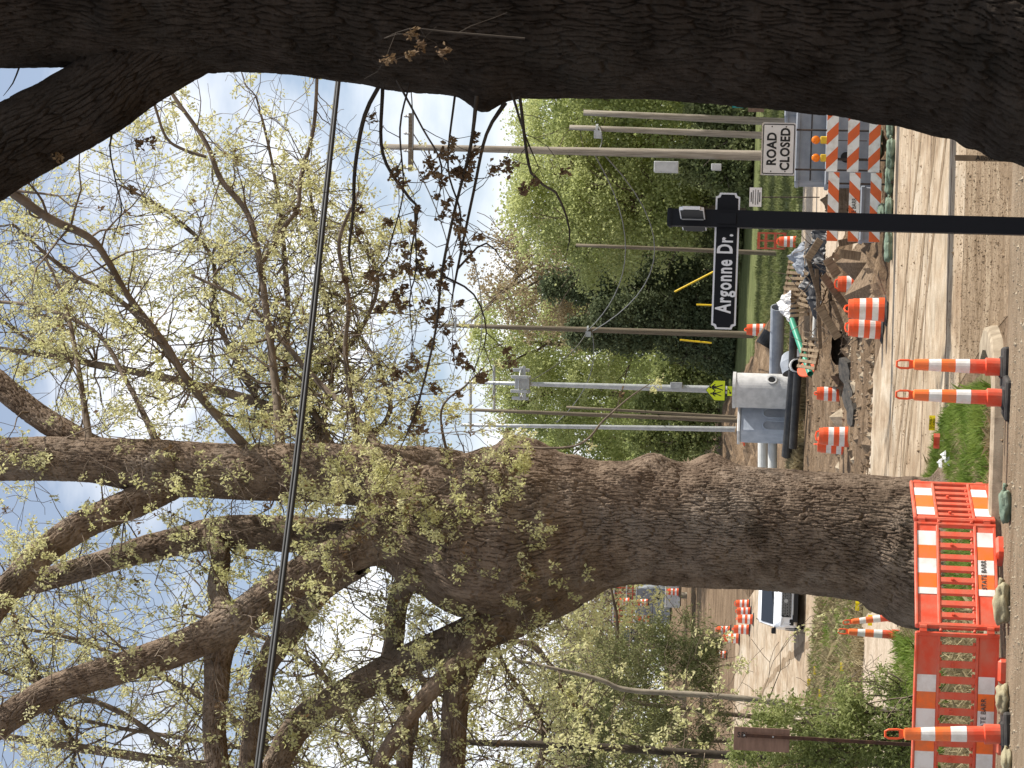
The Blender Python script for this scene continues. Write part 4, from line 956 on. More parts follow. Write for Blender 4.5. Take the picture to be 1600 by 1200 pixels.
# ------------------------------------------------------------------ road closed assembly
pR = G(1393, 233); dR = pR.y
rc = thing('road_closed_sign', 'white ROAD CLOSED sign on two thin dark posts', 'road sign', tuple(pR))
a = AT(1190, 275, dR); c = AT(1243, 192, dR); s_ = SC(pR); wS = 83/s_; hS = 54/s_; cz = AT(1216.5, 233, dR).z-pR.z; cx = AT(1216.5, 233, dR).x-pR.x
b = MB(); b.bbox((cx, 0, cz), (hS, .02, wS), .04, Matrix.Rotation(PI/2, 3, 'Y')); b.build('plate', M['sign_w'], rc)
b = MB()
for (x, z, w_, h_) in ((0, hS/2-.045, wS-.13, .022), (0, -hS/2+.045, wS-.13, .022), (-wS/2+.045, 0, .022, hS-.13), (wS/2-.045, 0, .022, hS-.13)): b.box((cx+x, -.013, cz+z), (w_, .004, h_))
for sx_ in (-1, 1):
    for sz_ in (-1, 1): b.box((cx+sx_*(wS/2-.055), -.013, cz+sz_*(hS/2-.055)), (.04, .0045, .022), Matrix.Rotation(sx_*sz_*PI/4, 3, 'Y'))
b.build('border', M['lettering_b'], rc)
text('ROAD', .32, M['lettering_b'], rc, TF(cx, -.015, cz+.16), bold=.011, sx=.88)
text('CLOSED', .32, M['lettering_b'], rc, TF(cx, -.015, cz-.17), bold=.011, sx=.86)
for yy, vv in ((205, 1392), (267, 1394)):
    q = AT(vv, yy, dR); xt = AT(1210, yy-3, dR).x-pR.x; b = MB(); b.tube([(q.x-pR.x, .03, 0), (xt, .03, cz+hS*.3)], .025, 6); b.build('post', M['iron'], rc)
for vz in (-.25, .25):
    for vx in (-.555, .555): b = MB(); b.lathe([(.018, -.004), (.018, .004)], 8); o = b.build('bolt', M['iron'], rc); o.location = (cx+vx, -.014, cz+vz*.7); o.rotation_euler = (PI/2, 0, 0)
def typeIII(label, yl, yr, rails, d, stencil=None, flip=1):
    pl = AT(1392, yl, d); pr_ = AT(1392, yr, d); L_ = pr_.x-pl.x; z0 = HZ(d); t = thing('striped_barricade', label, 'barricade', (pl.x, d, z0))
    for vi, (va, vb) in enumerate(rails):
        za = AT(va, (yl+yr)/2, d).z-z0; zb = AT(vb, (yl+yr)/2, d).z-z0; h_ = za-zb; zc_ = (za+zb)/2
        b = MB(); b.box((L_/2, 0, zc_), (L_, .03, h_)); r = b.build('rail', M['white_s'], t)
        b = MB(); per = .6; x = -h_
        while x < L_+h_:
            # parallelogram stripe clipped to the rail
            poly = [(x, zc_-h_/2), (x+per/2, zc_-h_/2), (x+per/2+flip*h_, zc_+h_/2), (x+flip*h_, zc_+h_/2)]
            def clip(poly, X, sgn):
                out = []
                for i in range(len(poly)):
                    p_, q_ = poly[i], poly[(i+1) % len(poly)]; ip = sgn*(p_[0]-X) >= 0; iq = sgn*(q_[0]-X) >= 0
                    if ip: out.append(p_)
                    if ip != iq: k_ = (X-p_[0])/(q_[0]-p_[0]); out.append((X, p_[1]+k_*(q_[1]-p_[1])))
                return out
            poly = clip(poly, 0, 1); poly = clip(poly, L_, -1) if poly else []
            if len(poly) > 2:
                n = len(poly); b.add([(a_, -.019, c_) for a_, c_ in poly]+[(a_, -.0155, c_) for a_, c_ in poly], [tuple(range(n))]+[(i, (i+1) % n, (i+1) % n+n, i+n) for i in range(n)])
            x += per
        b.build('stripes', M['stripe'], r)
        if stencil and vi == 1: text('STATE BARR', .15, M['lettering_b'], r, TF(L_*.45, -.022, zc_), bold=.001, sx=.7)
    for x in (L_*.16, L_*.84):
        top = AT(rails[0][0], (yl+yr)/2, d).z-z0
        b = MB(); b.box((x, .035, top/2+.03), (.045, .03, top)); b.build('upright', M['iron'], t)
        b = MB(); b.box((x, .035, .03), (.05, 1.3, .05)); b.build('skid', M['iron'], t)
    return t
M['stripe'] = mat('orange stripe sheeting', (.72, .14, .035), (.62, .12, .035), 3, .5)
rails = [(1293, 1310), (1326, 1343), (1359, 1376)]
typeIII('left striped road barricade with stencilled middle rail', 379, 271, rails, dR-.55, True, 1)
typeIII('right striped road barricade carrying two amber lamps, behind the sign posts', 270, 150, [(a-1, b_) for a, b_ in rails], dR-.5, None, -1)
for (vy, lb) in ((219, 'amber flasher lamp on the striped barricade, the right one of two'), (247, 'amber flasher lamp on the striped barricade, the left one of two')):
    p = AT(1294, vy, dR-.45); t = thing('warning_lamp', lb, 'lamp', tuple(p), group='amber lamps on the barricade')
    b = MB(); b.bbox((0, 0, .1), (.18, .1, .18), .02); b.build('battery_box', M['lamp_y'], t)
    b = MB(); b.lathe([(.03, -.04), (.09, -.035), (.105, 0), (.09, .035), (.03, .04)], 14); o = b.build('lens', M['amber'], t, smooth=True); o.location = (0, 0, .30); o.rotation_euler = (PI/2, 0, 0)
    b = MB(); b.tube([(0, .0, -.95), (0, .0, .02)], .012, 5); b.build('rod', M['iron'], t)
# ------------------------------------------------------------------ precast concrete vaults behind
def block(label, d, v0, v1, y0, y1, dep, m, hole=None, lip=True, name='concrete_vault', rz=.0, seams=1):
    a = AT(v1, y1, d); c = AT(v0, y0, d); w_ = c.x-a.x; h_ = c.z-a.z; t = thing(name, label, 'precast concrete', (a.x, d, a.z), rz)
    b = MB(); b.bbox((w_/2, dep/2, h_/2), (w_, dep, h_), .03); b.build('body', M[m], t)
    if lip: b = MB(); b.bbox((w_/2, dep/2, h_-.05), (w_+.06, dep+.06, .1), .03); b.build('lip', M[m], t)
    for k_ in range(seams):
        b = MB(); b.box((w_/2, -.006, h_*(k_+1)/(seams+1)), (w_*.98, .012, .03)); b.build('seam', M['iron'], t)
    if hole:
        b = MB(); q = AT(hole[0], hole[1], d); b.lathe([(hole[2]*1.15, 0), (hole[2]*1.15, .03), (hole[2], .03), (hole[2], .005)], 20, cap=False); o = b.build('collar', M[m], t); o.location = (q.x-a.x, 0, q.z-a.z); o.rotation_euler = (PI/2, 0, 0)
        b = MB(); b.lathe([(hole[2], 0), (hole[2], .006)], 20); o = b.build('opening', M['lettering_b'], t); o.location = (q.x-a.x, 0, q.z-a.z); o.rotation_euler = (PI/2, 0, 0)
    return t
block('large grey precast concrete vault behind the right striped rails', 58.6, 1292, 1378, 170, 290, 1.4, 'concrete_grey', (1322, 246, .14))
block('pale upper precast concrete block stacked behind the ROAD CLOSED sign', 59.2, 1245, 1290, 168, 284, 1.6, 'concrete_grey')
block('grey concrete slab piece at the far right behind the trunk', 60.5, 1228, 1290, 110, 182, 2, 'concrete_grey')
block('low grey concrete trough left of the vault, under the rubble', 57.4, 1345, 1383, 292, 376, 1.0, 'concrete_grey', seams=0)
# small sign on lawn, utility boxes, little barricade
def small_post_sign(label, d, v0, v1, y0, y1, vb, m, lines=(), cat='sign', name='lawn_sign', lw=.02):
    yc = (y0+y1)/2; top = AT(v0, yc, d); bot = AT(v1, yc, d); base = AT(vb, yc, d); a = AT((v0+v1)/2, y1, d); c = AT((v0+v1)/2, y0, d); w_ = c.x-a.x; h_ = top.z-bot.z
    t = thing(name, label, cat, (base.x, d, base.z)); z_ = (top.z+bot.z)/2-base.z; x_ = (a.x+c.x)/2-base.x
    b = MB(); b.box((x_, 0, z_), (w_, .02, h_)); b.build('plate', M[m], t)
    b = MB(); b.tube([(0, .03, -.1), (x_, .03, z_)], lw, 6); b.build('post', M['iron'], t)
    for k_, q in enumerate(lines): b = MB(); b.box((x_, -.013, z_+h_*q[0]), (w_*q[1], .004, h_*q[2])); b.build('print_line', M['lettering_b'], t)
    return t
small_post_sign('small white notice sign on a thin post by the pale apron', 78, 1171, 1190, 293, 323, 1276, 'sign_w', [(.35, .5, .08), (.2, .7, .07), (0, .8, .05), (-.2, .75, .07), (-.35, .5, .08)])
small_post_sign('tan utility cabinet sign on the lawn by the near trunk', 95, 1169, 1194, 155, 175, 1225, 'ply')
def bx3(name, label, cat, d, v0, v1, y0, y1, dep, m, extra=None):
    a = AT(v1, y1, d); c = AT(v0, y0, d); t = thing(name, label, cat, ((a.x+c.x)/2, d, a.z)); w_ = c.x-a.x; h_ = c.z-a.z
    b = MB(); b.bbox((0, dep/2, h_/2), (w_, dep, h_), .02); b.build('body', M[m], t)
    b = MB(); b.bbox((0, dep/2, h_+.02), (w_*1.05, dep*1.1, .05), .01); b.build('lid', M[m], t)
    b = MB(); b.box((w_*.3, -.008, h_*.5), (w_*.08, .016, h_*.18)); b.build('latch', M['iron'], t)
    return t
M['teal'] = mat('teal paint', (.02, .3, .28), None, rough=.5)
bx3('utility_cabinet', 'teal utility cabinet on the far lawn at right', 'cabinet', 120, 1146, 1163, 151, 167, .5, 'teal')
# ------------------------------------------------------------------ utility poles
def upole(label, top, base, w0, w1, m, d=None, arm=None, boxes=(), name='utility_pole', cat='utility pole', bands=()):
    b0 = G(*base) if d is None else AT(base[0], base[1], d); D_ = b0.y
    if d is not None: b0.z = min(b0.z, HZ(D_)) if b0.z < HZ(D_)+1.5 else b0.z
    if d is not None: b0 = Vector((b0.x, D_, HZ(D_)))
    t0 = AT(top[0], top[1], D_); s_ = SC(b0); t = thing(name, label, cat, tuple(b0)); v = t0-b0
    b = MB(); b.tube([Vector((0, 0, -.3))]+[v*k_ for k_ in (0, .25, .5, .75, 1)], [w1/2/s_]+[(w1+(w0-w1)*k_)/2/s_ for k_ in (0, .25, .5, .75, 1)], 14); b.build('pole', M[m], t, smooth=True)
    if arm:
        for (va, ya, yb, th) in arm:
            p_ = AT(va, ya, D_)-b0; q_ = AT(va+1, yb, D_)-b0; o_ = Vector((0, -.2, 0)); b = MB(); c_ = (p_+q_)/2+o_; dd = q_-p_; b.box(c_, (dd.length, .1, th/s_), Matrix.Rotation(-math.atan2(dd.z, dd.x), 3, 'Y')); b.build('crossarm', M['polegrey' if m != 'polewood' else 'polewood_d'], t)
            for k_ in (.05, .35, .65, .95):
                i_ = p_+dd*k_+o_; b = MB(); b.lathe([(.05, .02), (.07, .1), (.04, .16), (.06, .2), (.03, .28)], 8, i_); b.build('insulator', M['polegrey'], t)
    for (v0, v1, y0, y1, m_) in boxes:
        a = AT(v1, y1, D_)-b0; c = AT(v0, y0, D_)-b0; b = MB(); b.bbox(((a.x+c.x)/2, -.2, (a.z+c.z)/2), (abs(c.x-a.x), .35, abs(c.z-a.z)), .02); b.build('equipment_box', M[m_], t)
    for vv in bands:
        q = AT(vv, top[1]+(base[1]-top[1])*(vv-top[0])/(base[0]-top[0]), D_)-b0; b = MB(); b.lathe([(w1/2/s_+.03, 0), (w1/2/s_+.03, .1)], 12, q); b.box((q.x-.25, -.15, q.z), (.3, .25, .3)); b.build('clamp', M['polegrey'], t)
    return t, b0, t0
upole('tallest wooden pole, with crossarm and grey boxes, right of the sign', (598, 229), (1262, 245), 9, 17, 'polewood', 84, arm=[(643, 268, 178, 8)], boxes=[(1023, 1060, 253, 271, 'polegrey'), (1112, 1127, 257, 267, 'polegrey')])
upole('short topped wooden pole beside the near trunk, behind the pale one', (912, 176), (1245, 192), 9, 13, 'polewood', 92, boxes=[])
upole('second short wooden pole, paired with the pole by the near trunk', (890, 199), (1245, 214), 8, 12, 'polewood', 90, bands=(935,))
upole('thin dark pole on the lawn just left of the street sign post', (900, 383), (1215, 396), 5, 8, 'polewood_d', 103)
upole('grey wooden pole with a cable clamp, left of the street sign board', (690, 508), (1133, 522), 6, 11, 'polewood_d', 126, arm=[(712, 520, 496, 3)], bands=(920,))
upole('pale steel pole with antenna ring and mast arms', (728, 597), (1108, 608), 5, 13, 'polegrey', 120, arm=[(820, 572, 622, 4)], boxes=[(806, 828, 588, 608, 'polegrey'), (1048, 1066, 597, 607, 'polegrey')])
upole('brown pole near the burl of the big tree', (728, 640), (1090, 655), 5, 8, 'polewood_d', 130)
upole('smooth grey pole next to the burl of the big tree', (720, 664), (1080, 668), 5, 9, 'polegrey', 131)
upole('leaning thin brown pole between the grey and brown poles', (885, 636), (1090, 650), 4, 5, 'polewood_d', 132)
for i, (x, y, r, h, lb) in enumerate([(9.5, 36.4, .75, 11, 'stout maple trunk past the right edge whose shadow crosses the road'), (10.5, 55.3, .6, 12, 'second maple past the right edge beyond the vaults')]):  # sparse trunks added out of view, sized to cast shadow bands over the road
    off = thing('maple_tree', lb, 'tree', (x, y, HZ(y))); bark_tube('trunk', [(0, 0, -.3), (.1, 0, 3), (-.1, 0, 7), (.2, 0, h)], [r*1.2, r, r*.9, r*.5], M['bark'], off, n=40, step=.2, depth=.04, seed=700+i)
    T = Twigs(700+i)
    for k in range(5): T.grow(Vector((0, 0, h*random.uniform(.8, 1))), Vector((random.gauss(0, 1), random.gauss(0, 1), .8)), random.uniform(1.5, 3), .12, 1, .2, .02, 6, 2)
    T.mesh('branch', M['twig'], off, 5, .02); leaves('foliage', [tuple(p) for p, d_ in T.tips], .1, M['leaf_m'], off, n=10, spread=.1, seed=700+i)
# antenna arms on the steel pole
def wirepath(name, label, pts3, r, m, cat='cable', sag=0, n=14, group=None):
    P = []
    for i in range(len(pts3)-1):
        a, c = pts3[i], pts3[i+1]
        for k_ in range(n): t_ = k_/n; P.append(a.lerp(c, t_)-Vector((0, 0, sag*4*t_*(1-t_))))
    P.append(pts3[-1]); b = MB(); b.tube(P, r, 5); o = b.build(name, M[m], smooth=True); tag(o, label, cat, group); return o
# heavy cable bundle overhead
for i, (off, lb) in enumerate(((0, 'thick black overhead cable, the lower strand of the bundle'), (-5, 'thick black overhead cable, the upper strand of the bundle'))):
    a = AT(400+off, 1290, 19.0); m_ = AT(478+off, 650, 22.5); c = AT(533+off*.5, 90, 25.5); e = AT(540+off*.5, -60, 26.5)
    P = [AT(392+off, 1290, 19), AT(405+off, 1200, 19.5), AT(437+off, 950, 21), AT(463+off, 740, 22.2), AT(490+off, 500, 23.5), AT(512+off*.8, 290, 24.6), AT(530+off*.6, 120, 25.5), AT(545+off*.6, -60, 26.5)]
    wirepath('overhead_cable', lb, P, .024 if i == 0 else .019, 'cable', n=4, group='overhead cable bundle')
for i, (p0, p1, sg, lb) in enumerate([
 ((645, 240, 84), (615, -20, 70), .2, 'thin wire rising right from the tall pole crossarm'), ((935, 197, 90), (930, 243, 84), .2, 'thin wire between the short poles and the tall pole'),
 ((930, 243, 84), (917, 518, 126), 1.6, 'long sagging grey wire from the tall pole to the grey pole'), ((945, 243, 84), (925, 518, 126), 2.6, 'lower sagging grey wire from the tall pole to the grey pole'),
 ((917, 518, 126), (820, 600, 120), .5, 'wire from the grey pole to the steel pole'), ((925, 518, 126), (870, 660, 150), .9, 'wire running on left from the grey pole clamp'),
 ((645, 250, 84), (700, 509, 126), .8, 'high thin wire between the pole tops'), ((640, 200, 84), (735, 598, 120), 1.5, 'high thin wire to the steel pole top')]):
    wirepath('service_wire', lb, [AT(*p0), AT(*p1)], .025, 'wire', sag=sg, cat='wire', group='thin wires between the utility poles')
for i, (a, c, lb) in enumerate([((1054, 456, 128), (1116, 424, 128), 'yellow guy wire guard slanting above the street name board'), ((1062, 531, 134), (1112, 536, 134), 'yellow orange guy guard beside the grey pole'), ((1088, 476, 130), (1114, 477, 130), 'short pale marker rod above the street sign')]):
    a3 = AT(*a); c3 = AT(*c); b = MB(); b.tube([a3, c3], .055, 6); tag(b.build('guy_guard', M['guy']), lb, 'guy guard')
# steel pole antennas
pp = AT(805, 600, 120)
an = thing('antenna_array', 'grey antenna cluster strapped round the pale steel pole', 'antenna', tuple(pp))
for k_ in range(6):
    a_ = k_*PI/3; b = MB(); b.bbox((math.cos(a_)*.75, math.sin(a_)*.75, -.3), (.18, .18, .9), .03); b.build('antenna', M['polegrey'], an)
b = MB(); b.tube([(math.cos(k_*PI/8)*.75, math.sin(k_*PI/8)*.75, -.3) for k_ in range(17)], .04, 5); b.build('ring', M['polegrey'], an)
# street light arms at far left of the pole group
for (v, y0, y1, lb) in ((735, 600, 668, 'long mast arm across the pole tops near the burl'), (772, 570, 640, 'thin horizontal arm above the antenna cluster')):
    b = MB(); b.tube([AT(v, y1, 121), AT(v, y0, 121)], .08, 6); tag(b.build('mast_arm', M['polegrey']), lb, 'mast arm')
# ------------------------------------------------------------------ school crossing sign
d = 92; pb_ = AT(1260, 613, d); t = thing('school_crossing_sign', 'fluorescent yellow pentagon pedestrian crossing sign with an arrow plaque', 'road sign', (pb_.x, d, HZ(d)))
cc = AT(1118, 610, d); s_ = SC(cc); w_ = 33/s_; h_ = 31/s_; z_ = cc.z-HZ(d); x_ = cc.x-pb_.x
def penta(w_, h_): return [(-w_/2, -h_/2), (w_/2, -h_/2), (w_/2, h_*.05), (0, h_/2), (-w_/2, h_*.05)]
def flat(poly, y0, y1, name, m, parent, ox=0, oz=0):
    n = len(poly); b = MB(); b.add([(x+ox, y0, z+oz) for x, z in poly]+[(x+ox, y1, z+oz) for x, z in poly], [tuple(range(n)), tuple(range(2*n-1, n-1, -1))]+[(i, i+n, (i+1) % n+n, (i+1) % n) for i in range(n)]); return b.build(name, M[m], parent)
flat(penta(w_, h_), -.01, .01, 'plate', 'lettering_b', t, x_, z_); flat(penta(w_*.93, h_*.93), -.014, -.0105, 'face', 'yellow', t, x_, z_)
for (ox, k_) in ((-.13, .85), (.12, 1.05)):
    b = MB()
    hx, hz = x_+ox, z_
    b.add([(hx+.045*k_*math.cos(a_*PI/4), -.018, hz+.20*k_+.045*k_*math.sin(a_*PI/4)) for a_ in range(8)], [tuple(range(8))])
    b.add([(hx-.05*k_, -.018, hz-.03), (hx+.05*k_, -.018, hz-.03), (hx+.06*k_, -.018, hz+.15*k_), (hx-.05*k_, -.018, hz+.15*k_)], [(0, 1, 2, 3)])
    for (xa, za, xb, zb) in ((-.02, -.03, -.1, -.28), (.02, -.03, .1, -.27), (-.04, .12, -.13, .0), (.04, .12, .12, .02)):
        n_ = Vector((zb-za, 0, xa-xb)).normalized()*.02*k_; A_ = Vector((hx+xa*k_, -.018, hz+za*k_)); B_ = Vector((hx+xb*k_, -.018, hz+zb*k_)); b.add([A_+n_, A_-n_, B_-n_, B_+n_], [(0, 1, 2, 3)])
    b.build('walking_figure', M['lettering_b'], t)
c2 = AT(1138, 611, d); z2_ = c2.z-HZ(d); x2_ = c2.x-pb_.x
flat([(-.21, -.11), (.21, -.11), (.21, .11), (-.21, .11)], -.01, .01, 'plaque', 'lettering_b', t, x2_, z2_-.06); flat([(-.195, -.095), (.195, -.095), (.195, .095), (-.195, .095)], -.014, -.0105, 'plaque_face', 'yellow', t, x2_, z2_-.06)
flat([(.12, .06), (.08, .075), (-.06, -.02), (-.04, .04), (-.09, .02), (-.12, -.07), (-.02, -.06), (-.05, -.04)], -.018, -.015, 'arrow', 'lettering_b', t, x2_, z2_-.06)
b = MB(); b.tube([(0, .03, 0), (x_, .03, z_)], .03, 6); b.build('post', M['iron'], t)
# ------------------------------------------------------------------ manhole sections, pipes
d = 87; a = AT(1229, 612, d); z0 = HZ(d); s_ = SC(a)
mh = thing('manhole_section', 'tall pale precast concrete manhole with round hole, behind the black pipes', 'precast concrete', (a.x, d+.8, z0)); H_ = AT(1144, 612, d).z-z0; r_ = 27.5/s_
b = MB(); b.lathe([(r_, 0), (r_, H_-.12), (r_+.03, H_-.12), (r_+.03, H_), (r_-.12, H_), (r_-.12, H_-.4)], 40, cap=False); b.build('barrel', M['concrete'], mh)
hq = AT(1206, 594, d); b = MB(); b.lathe([(.16, .0), (.2, .0), (.2, .05), (.145, .05), (.13, 0)], 18, cap=False); o = b.build('hole_rim', M['concrete'], mh); ang = math.asin(max(-1, min(1, (hq.x-a.x)/r_))); o.location = (hq.x-a.x, -r_*math.cos(ang), hq.z-z0); o.rotation_euler = (PI/2, 0, ang)
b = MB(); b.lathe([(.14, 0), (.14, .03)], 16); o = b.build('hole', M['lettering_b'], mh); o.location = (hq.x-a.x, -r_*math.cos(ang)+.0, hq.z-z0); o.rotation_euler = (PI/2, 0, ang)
b = MB(); b.lathe([(r_*.8, 0), (r_*.8, .4), (r_*.6, .7), (r_*.5, .75)], 28, cap=False); cn = tag(b.build('manhole_cone', M['concrete_grey']), 'pale concrete manhole cone lying by the black pipe mouth', 'precast concrete'); q = AT(1238, 580, 84); cn.location = (q.x, 85, HZ(85)+.45); cn.rotation_euler = (0, math.radians(75), .3)
d = 88; a = AT(1226, 656, d); g2 = thing('manhole_section', 'bluish grey concrete catch basin with arched openings, left of the tall one', 'precast concrete', (a.x, d, HZ(d)), .5)
hh = AT(1156, 656, d).z-HZ(d); b = MB(); b.bbox((0, .5, hh/2), (1.1, 1.0, hh), .06); b.build('body', M['concrete_b'], g2)
for x in (-.27, .27):
    b = MB(); pr = [(-.18, 0), (.18, 0)]+[(.18*math.cos(k_*PI/8), .75+.2*math.sin(k_*PI/8)) for k_ in range(9)]; n = len(pr)
    b.add([(x+q_, -.006, z_+.45) for q_, z_ in pr], [tuple(range(n))]); b.build('opening', M['concrete_grey'], g2)
    b = MB(); b.tube([(x-.2, -.01, .4)]+[(x-.2*math.cos(k_*PI/8), -.01, 1.2+.22*math.sin(k_*PI/8)) for k_ in range(9)]+[(x+.2, -.01, .4)], .03, 5); b.build('rim', M['concrete_b'], g2)
b = MB(); b.bbox((0, .5, hh+.04), (1.2, 1.1, .1), .03); b.build('lid', M['concrete'], g2)
def pipe(label, p0, p1, r, m, d=None, hollow=True, cat='pipe', name='pipe'):
    A_ = Vector(p0); B_ = Vector(p1); t_ = (B_-A_); L_ = t_.length; b = MB()
    b.lathe([(r*.86, 0), (r, 0), (r, L_), (r*.86, L_), (r*.86, 0)], 18, cap=False)
    o = b.build(name, M[m], smooth=False); o.location = A_; o.rotation_euler = t_.to_track_quat('Z', 'Y').to_euler(); tag(o, label, cat); return o
pipe('fat black plastic pipe lying below the manhole, near one', AT(1240, 578, 84.5), AT(1229, 712, 86.5), .19, 'hdpe')
pipe('fat black plastic pipe lying just above its twin below the manhole', AT(1248, 560, 83.5), AT(1239, 700, 84.5), .15, 'hdpe')
pipe('long black pipe running right under the pallets', AT(1244, 430, 83), AT(1238, 575, 84), .15, 'hdpe')
pipe('black pipe end lying on the dirt right of the manhole', AT(1193, 540, 98), AT(1205, 520, 98), .35, 'hdpe')
pipe('short concrete pipe mouth facing the camera beside the black pipes', AT(1246, 571, 83), AT(1242, 571, 84.6), .25, 'concrete')
pipe('light grey pipe, the upper one of two beside the big trunk', AT(1192, 680, 90), AT(1192, 760, 90), .2, 'pvc_w')
pipe('light grey pipe, the lower one of two beside the big trunk', AT(1207, 678, 89), AT(1207, 760, 89), .18, 'pvc_w')
pipe('bright green plastic pipe slanting across the debris', AT(1237, 500, 74), AT(1266, 584, 72), .105, 'pvc_g')
pipe('small pale pipe among the debris under the pallets', AT(1275, 480, 72), AT(1272, 540, 72), .08, 'pvc_w')
b = MB(); b.lathe([(.28, 0), (.3, .02), (.28, .05)], 18); o = tag(b.build('orange_disc', M['barrel_o']), 'orange round plastic disc behind the green pipe', 'disc'); o.location = AT(1260, 578, 73); o.rotation_euler = (PI/2-.3, 0, .6)
pipe('dark grey pipe on the dirt in front of the lawn', AT(1215, 480, 92), AT(1212, 600, 94), .28, 'concrete_grey')
# ------------------------------------------------------------------ pallets, planks, sheets
def pallet(label, p, rot, L_=1.2, W_=1.0, nsl=8):
    t = thing('wooden_pallet', label, 'pallet', tuple(p), group='discarded pallets in the debris'); t.rotation_euler = rot; me = None
    for s_ in (-1, 0, 1):
        b = MB(); b.box((0, s_*W_*.45, 0), (L_, .04, .09)); b.build('stringer', M['timber_d'], t)
    for side in (-1, 1):
        for k_ in range(nsl):
            if me is None: b = MB(); b.box((0, 0, 0), (.09, W_, .018)); o = b.build('slat', M['timber'], t); me = o.data
            else: o = link('slat', me, t)
            o.location = (-L_/2+.05+(L_-.1)*k_/(nsl-1), 0, side*.055); o.rotation_euler.z = random.uniform(-.02, .02)
    return t
pallet('tilted wooden pallet on top of the debris heap', AT(1246, 440, 71), (1.25, .1, .15), 1.3, .75, 8)
pallet('pallet leaning behind the green pipe end', AT(1244, 470, 71.5), (1.2, -.15, -.1), 1.0, .7, 7)
pallet('broken dark pallet sagging under the top one', AT(1272, 455, 70.5), (1.1, .3, .05), 1.1, .8, 7)
pallet('pallet half buried beside the green pipe', AT(1266, 552, 71), (.9, .2, .1), 1.0, .7, 6)
def plank(label, v0, y0, v1, y1, d, w_, th, m, tilt=0):
    A_ = AT(v0, y0, d); B_ = AT(v1, y1, d+tilt); c_ = (A_+B_)/2; q = (B_-A_); b = MB(); b.bbox((0, 0, 0), (th*.8, w_*.62, q.length), .008)
    vs = b.v; b.v = [(x+.02*mnoise.noise(Vector((z*2, x, d))), y, z) for x, y, z in vs]
    o = b.build('plank', M[m]); o.location = c_; o.rotation_euler = q.to_track_quat('Z', 'X').to_euler(); return tag(o, label, 'plank', 'loose timbers in the debris heap')
for args in [
 ('broad pale plank leaning just behind the right drum', 1292, 404, 1325, 458, 64, .1, .34, 'timber'), ('pale offcut beside the leaning broad plank', 1300, 398, 1345, 414, 63.5, .1, .2, 'timber'),
 ('grey plank slanting left of the right drum', 1285, 430, 1340, 505, 63, .1, .26, 'timber_d'), ('thin plank below the slanting grey one', 1300, 470, 1320, 520, 62.5, .08, .16, 'timber_d'),
 ('long muddy plank lying behind the drum pair', 1280, 480, 1310, 528, 63.2, .1, .3, 'timber'), ('upright board stub under the left striped rails', 1312, 396, 1345, 400, 60, .08, .3, 'timber'),
 ('second board stub under the left striped rails', 1310, 380, 1352, 372, 59.6, .08, .22, 'timber_d'), ('dark timber jutting from the heap toward the pallets', 1262, 405, 1282, 470, 66, .12, .14, 'timber_d'),
 ('long dark beam under the pallets', 1276, 420, 1282, 545, 67, .12, .14, 'timber_d'), ('pale splintered board near the black sheet', 1262, 406, 1282, 374, 65, .06, .26, 'timber'),
 ('muddy beam lying flat at the edge of the road', 1366, 392, 1372, 465, 60, .14, .2, 'timber_d'), ('short muddy beam beside the flat one', 1360, 400, 1350, 455, 61, .14, .2, 'timber_d')]:
    plank(*args)
M['asphalt_slab'] = mat('broken asphalt slab', (.035, .033, .03), (.09, .078, .065), 6, .9, .6, 25)
def crumple(name, label, cat, v, y, d, sx, sy, sz, m, seed, n=26):
    t = AT(v, y, d); vs = []; fs = []
    for j_ in range(n):
        for i_ in range(n):
            a_ = i_/(n-1)*2-1; c_ = j_/(n-1)*2-1; q = Vector((a_*2.2, c_*2.2, seed)); h_ = (1-max(abs(a_), abs(c_))**2)*(.6+.6*mnoise.noise(q))+.22*abs(mnoise.noise(q*3)); vs.append((a_*sx+.15*sx*mnoise.noise(q*1.4), c_*sy+.15*sy*mnoise.noise(q*1.3+Vector((5, 0, 0))), max(0, h_)*sz))
    for j_ in range(n-1):
        for i_ in range(n-1): fs.append((j_*n+i_, j_*n+i_+1, j_*n+n+i_+1, j_*n+n+i_))
    b = MB(); b.add(vs, fs); o = b.build(name, M[m]); o.location = (t.x, d, t.z); return tag(o, label, cat)
crumple('plastic_sheet', 'crumpled black plastic sheeting at the top of the debris', 'sheeting', 1292, 385, 66, .75, .6, .75, 'tarp', 1)
crumple('plastic_sheet', 'black netting heap under the pallets', 'sheeting', 1285, 440, 68.5, 1.2, .8, .7, 'tarp', 2)
crumple('plastic_sheet', 'grey crumpled wrapping above the black sheeting', 'sheeting', 1258, 405, 68, .5, .4, .55, 'concrete_grey', 3)
crumple('wrapping', 'white torn wrapping left of the top pallet', 'wrapping', 1236, 478, 71, .45, .4, .5, 'sign_w', 4)
crumple('debris_mound', 'dark heap of soil and roots behind the drum pair', 'soil heap', 1300, 520, 70, 1.6, 1.0, .5, 'dirt', 5)
crumple('debris_mound', 'brown soil heap supporting the pallets and planks', 'soil heap', 1330, 430, 64.5, 1.6, 1.0, .6, 'dirt', 6)
crumple('debris_mound', 'clay coloured rubble heap behind the striped rails', 'soil heap', 1330, 305, 60, .8, .5, .9, 'timber_d', 7)
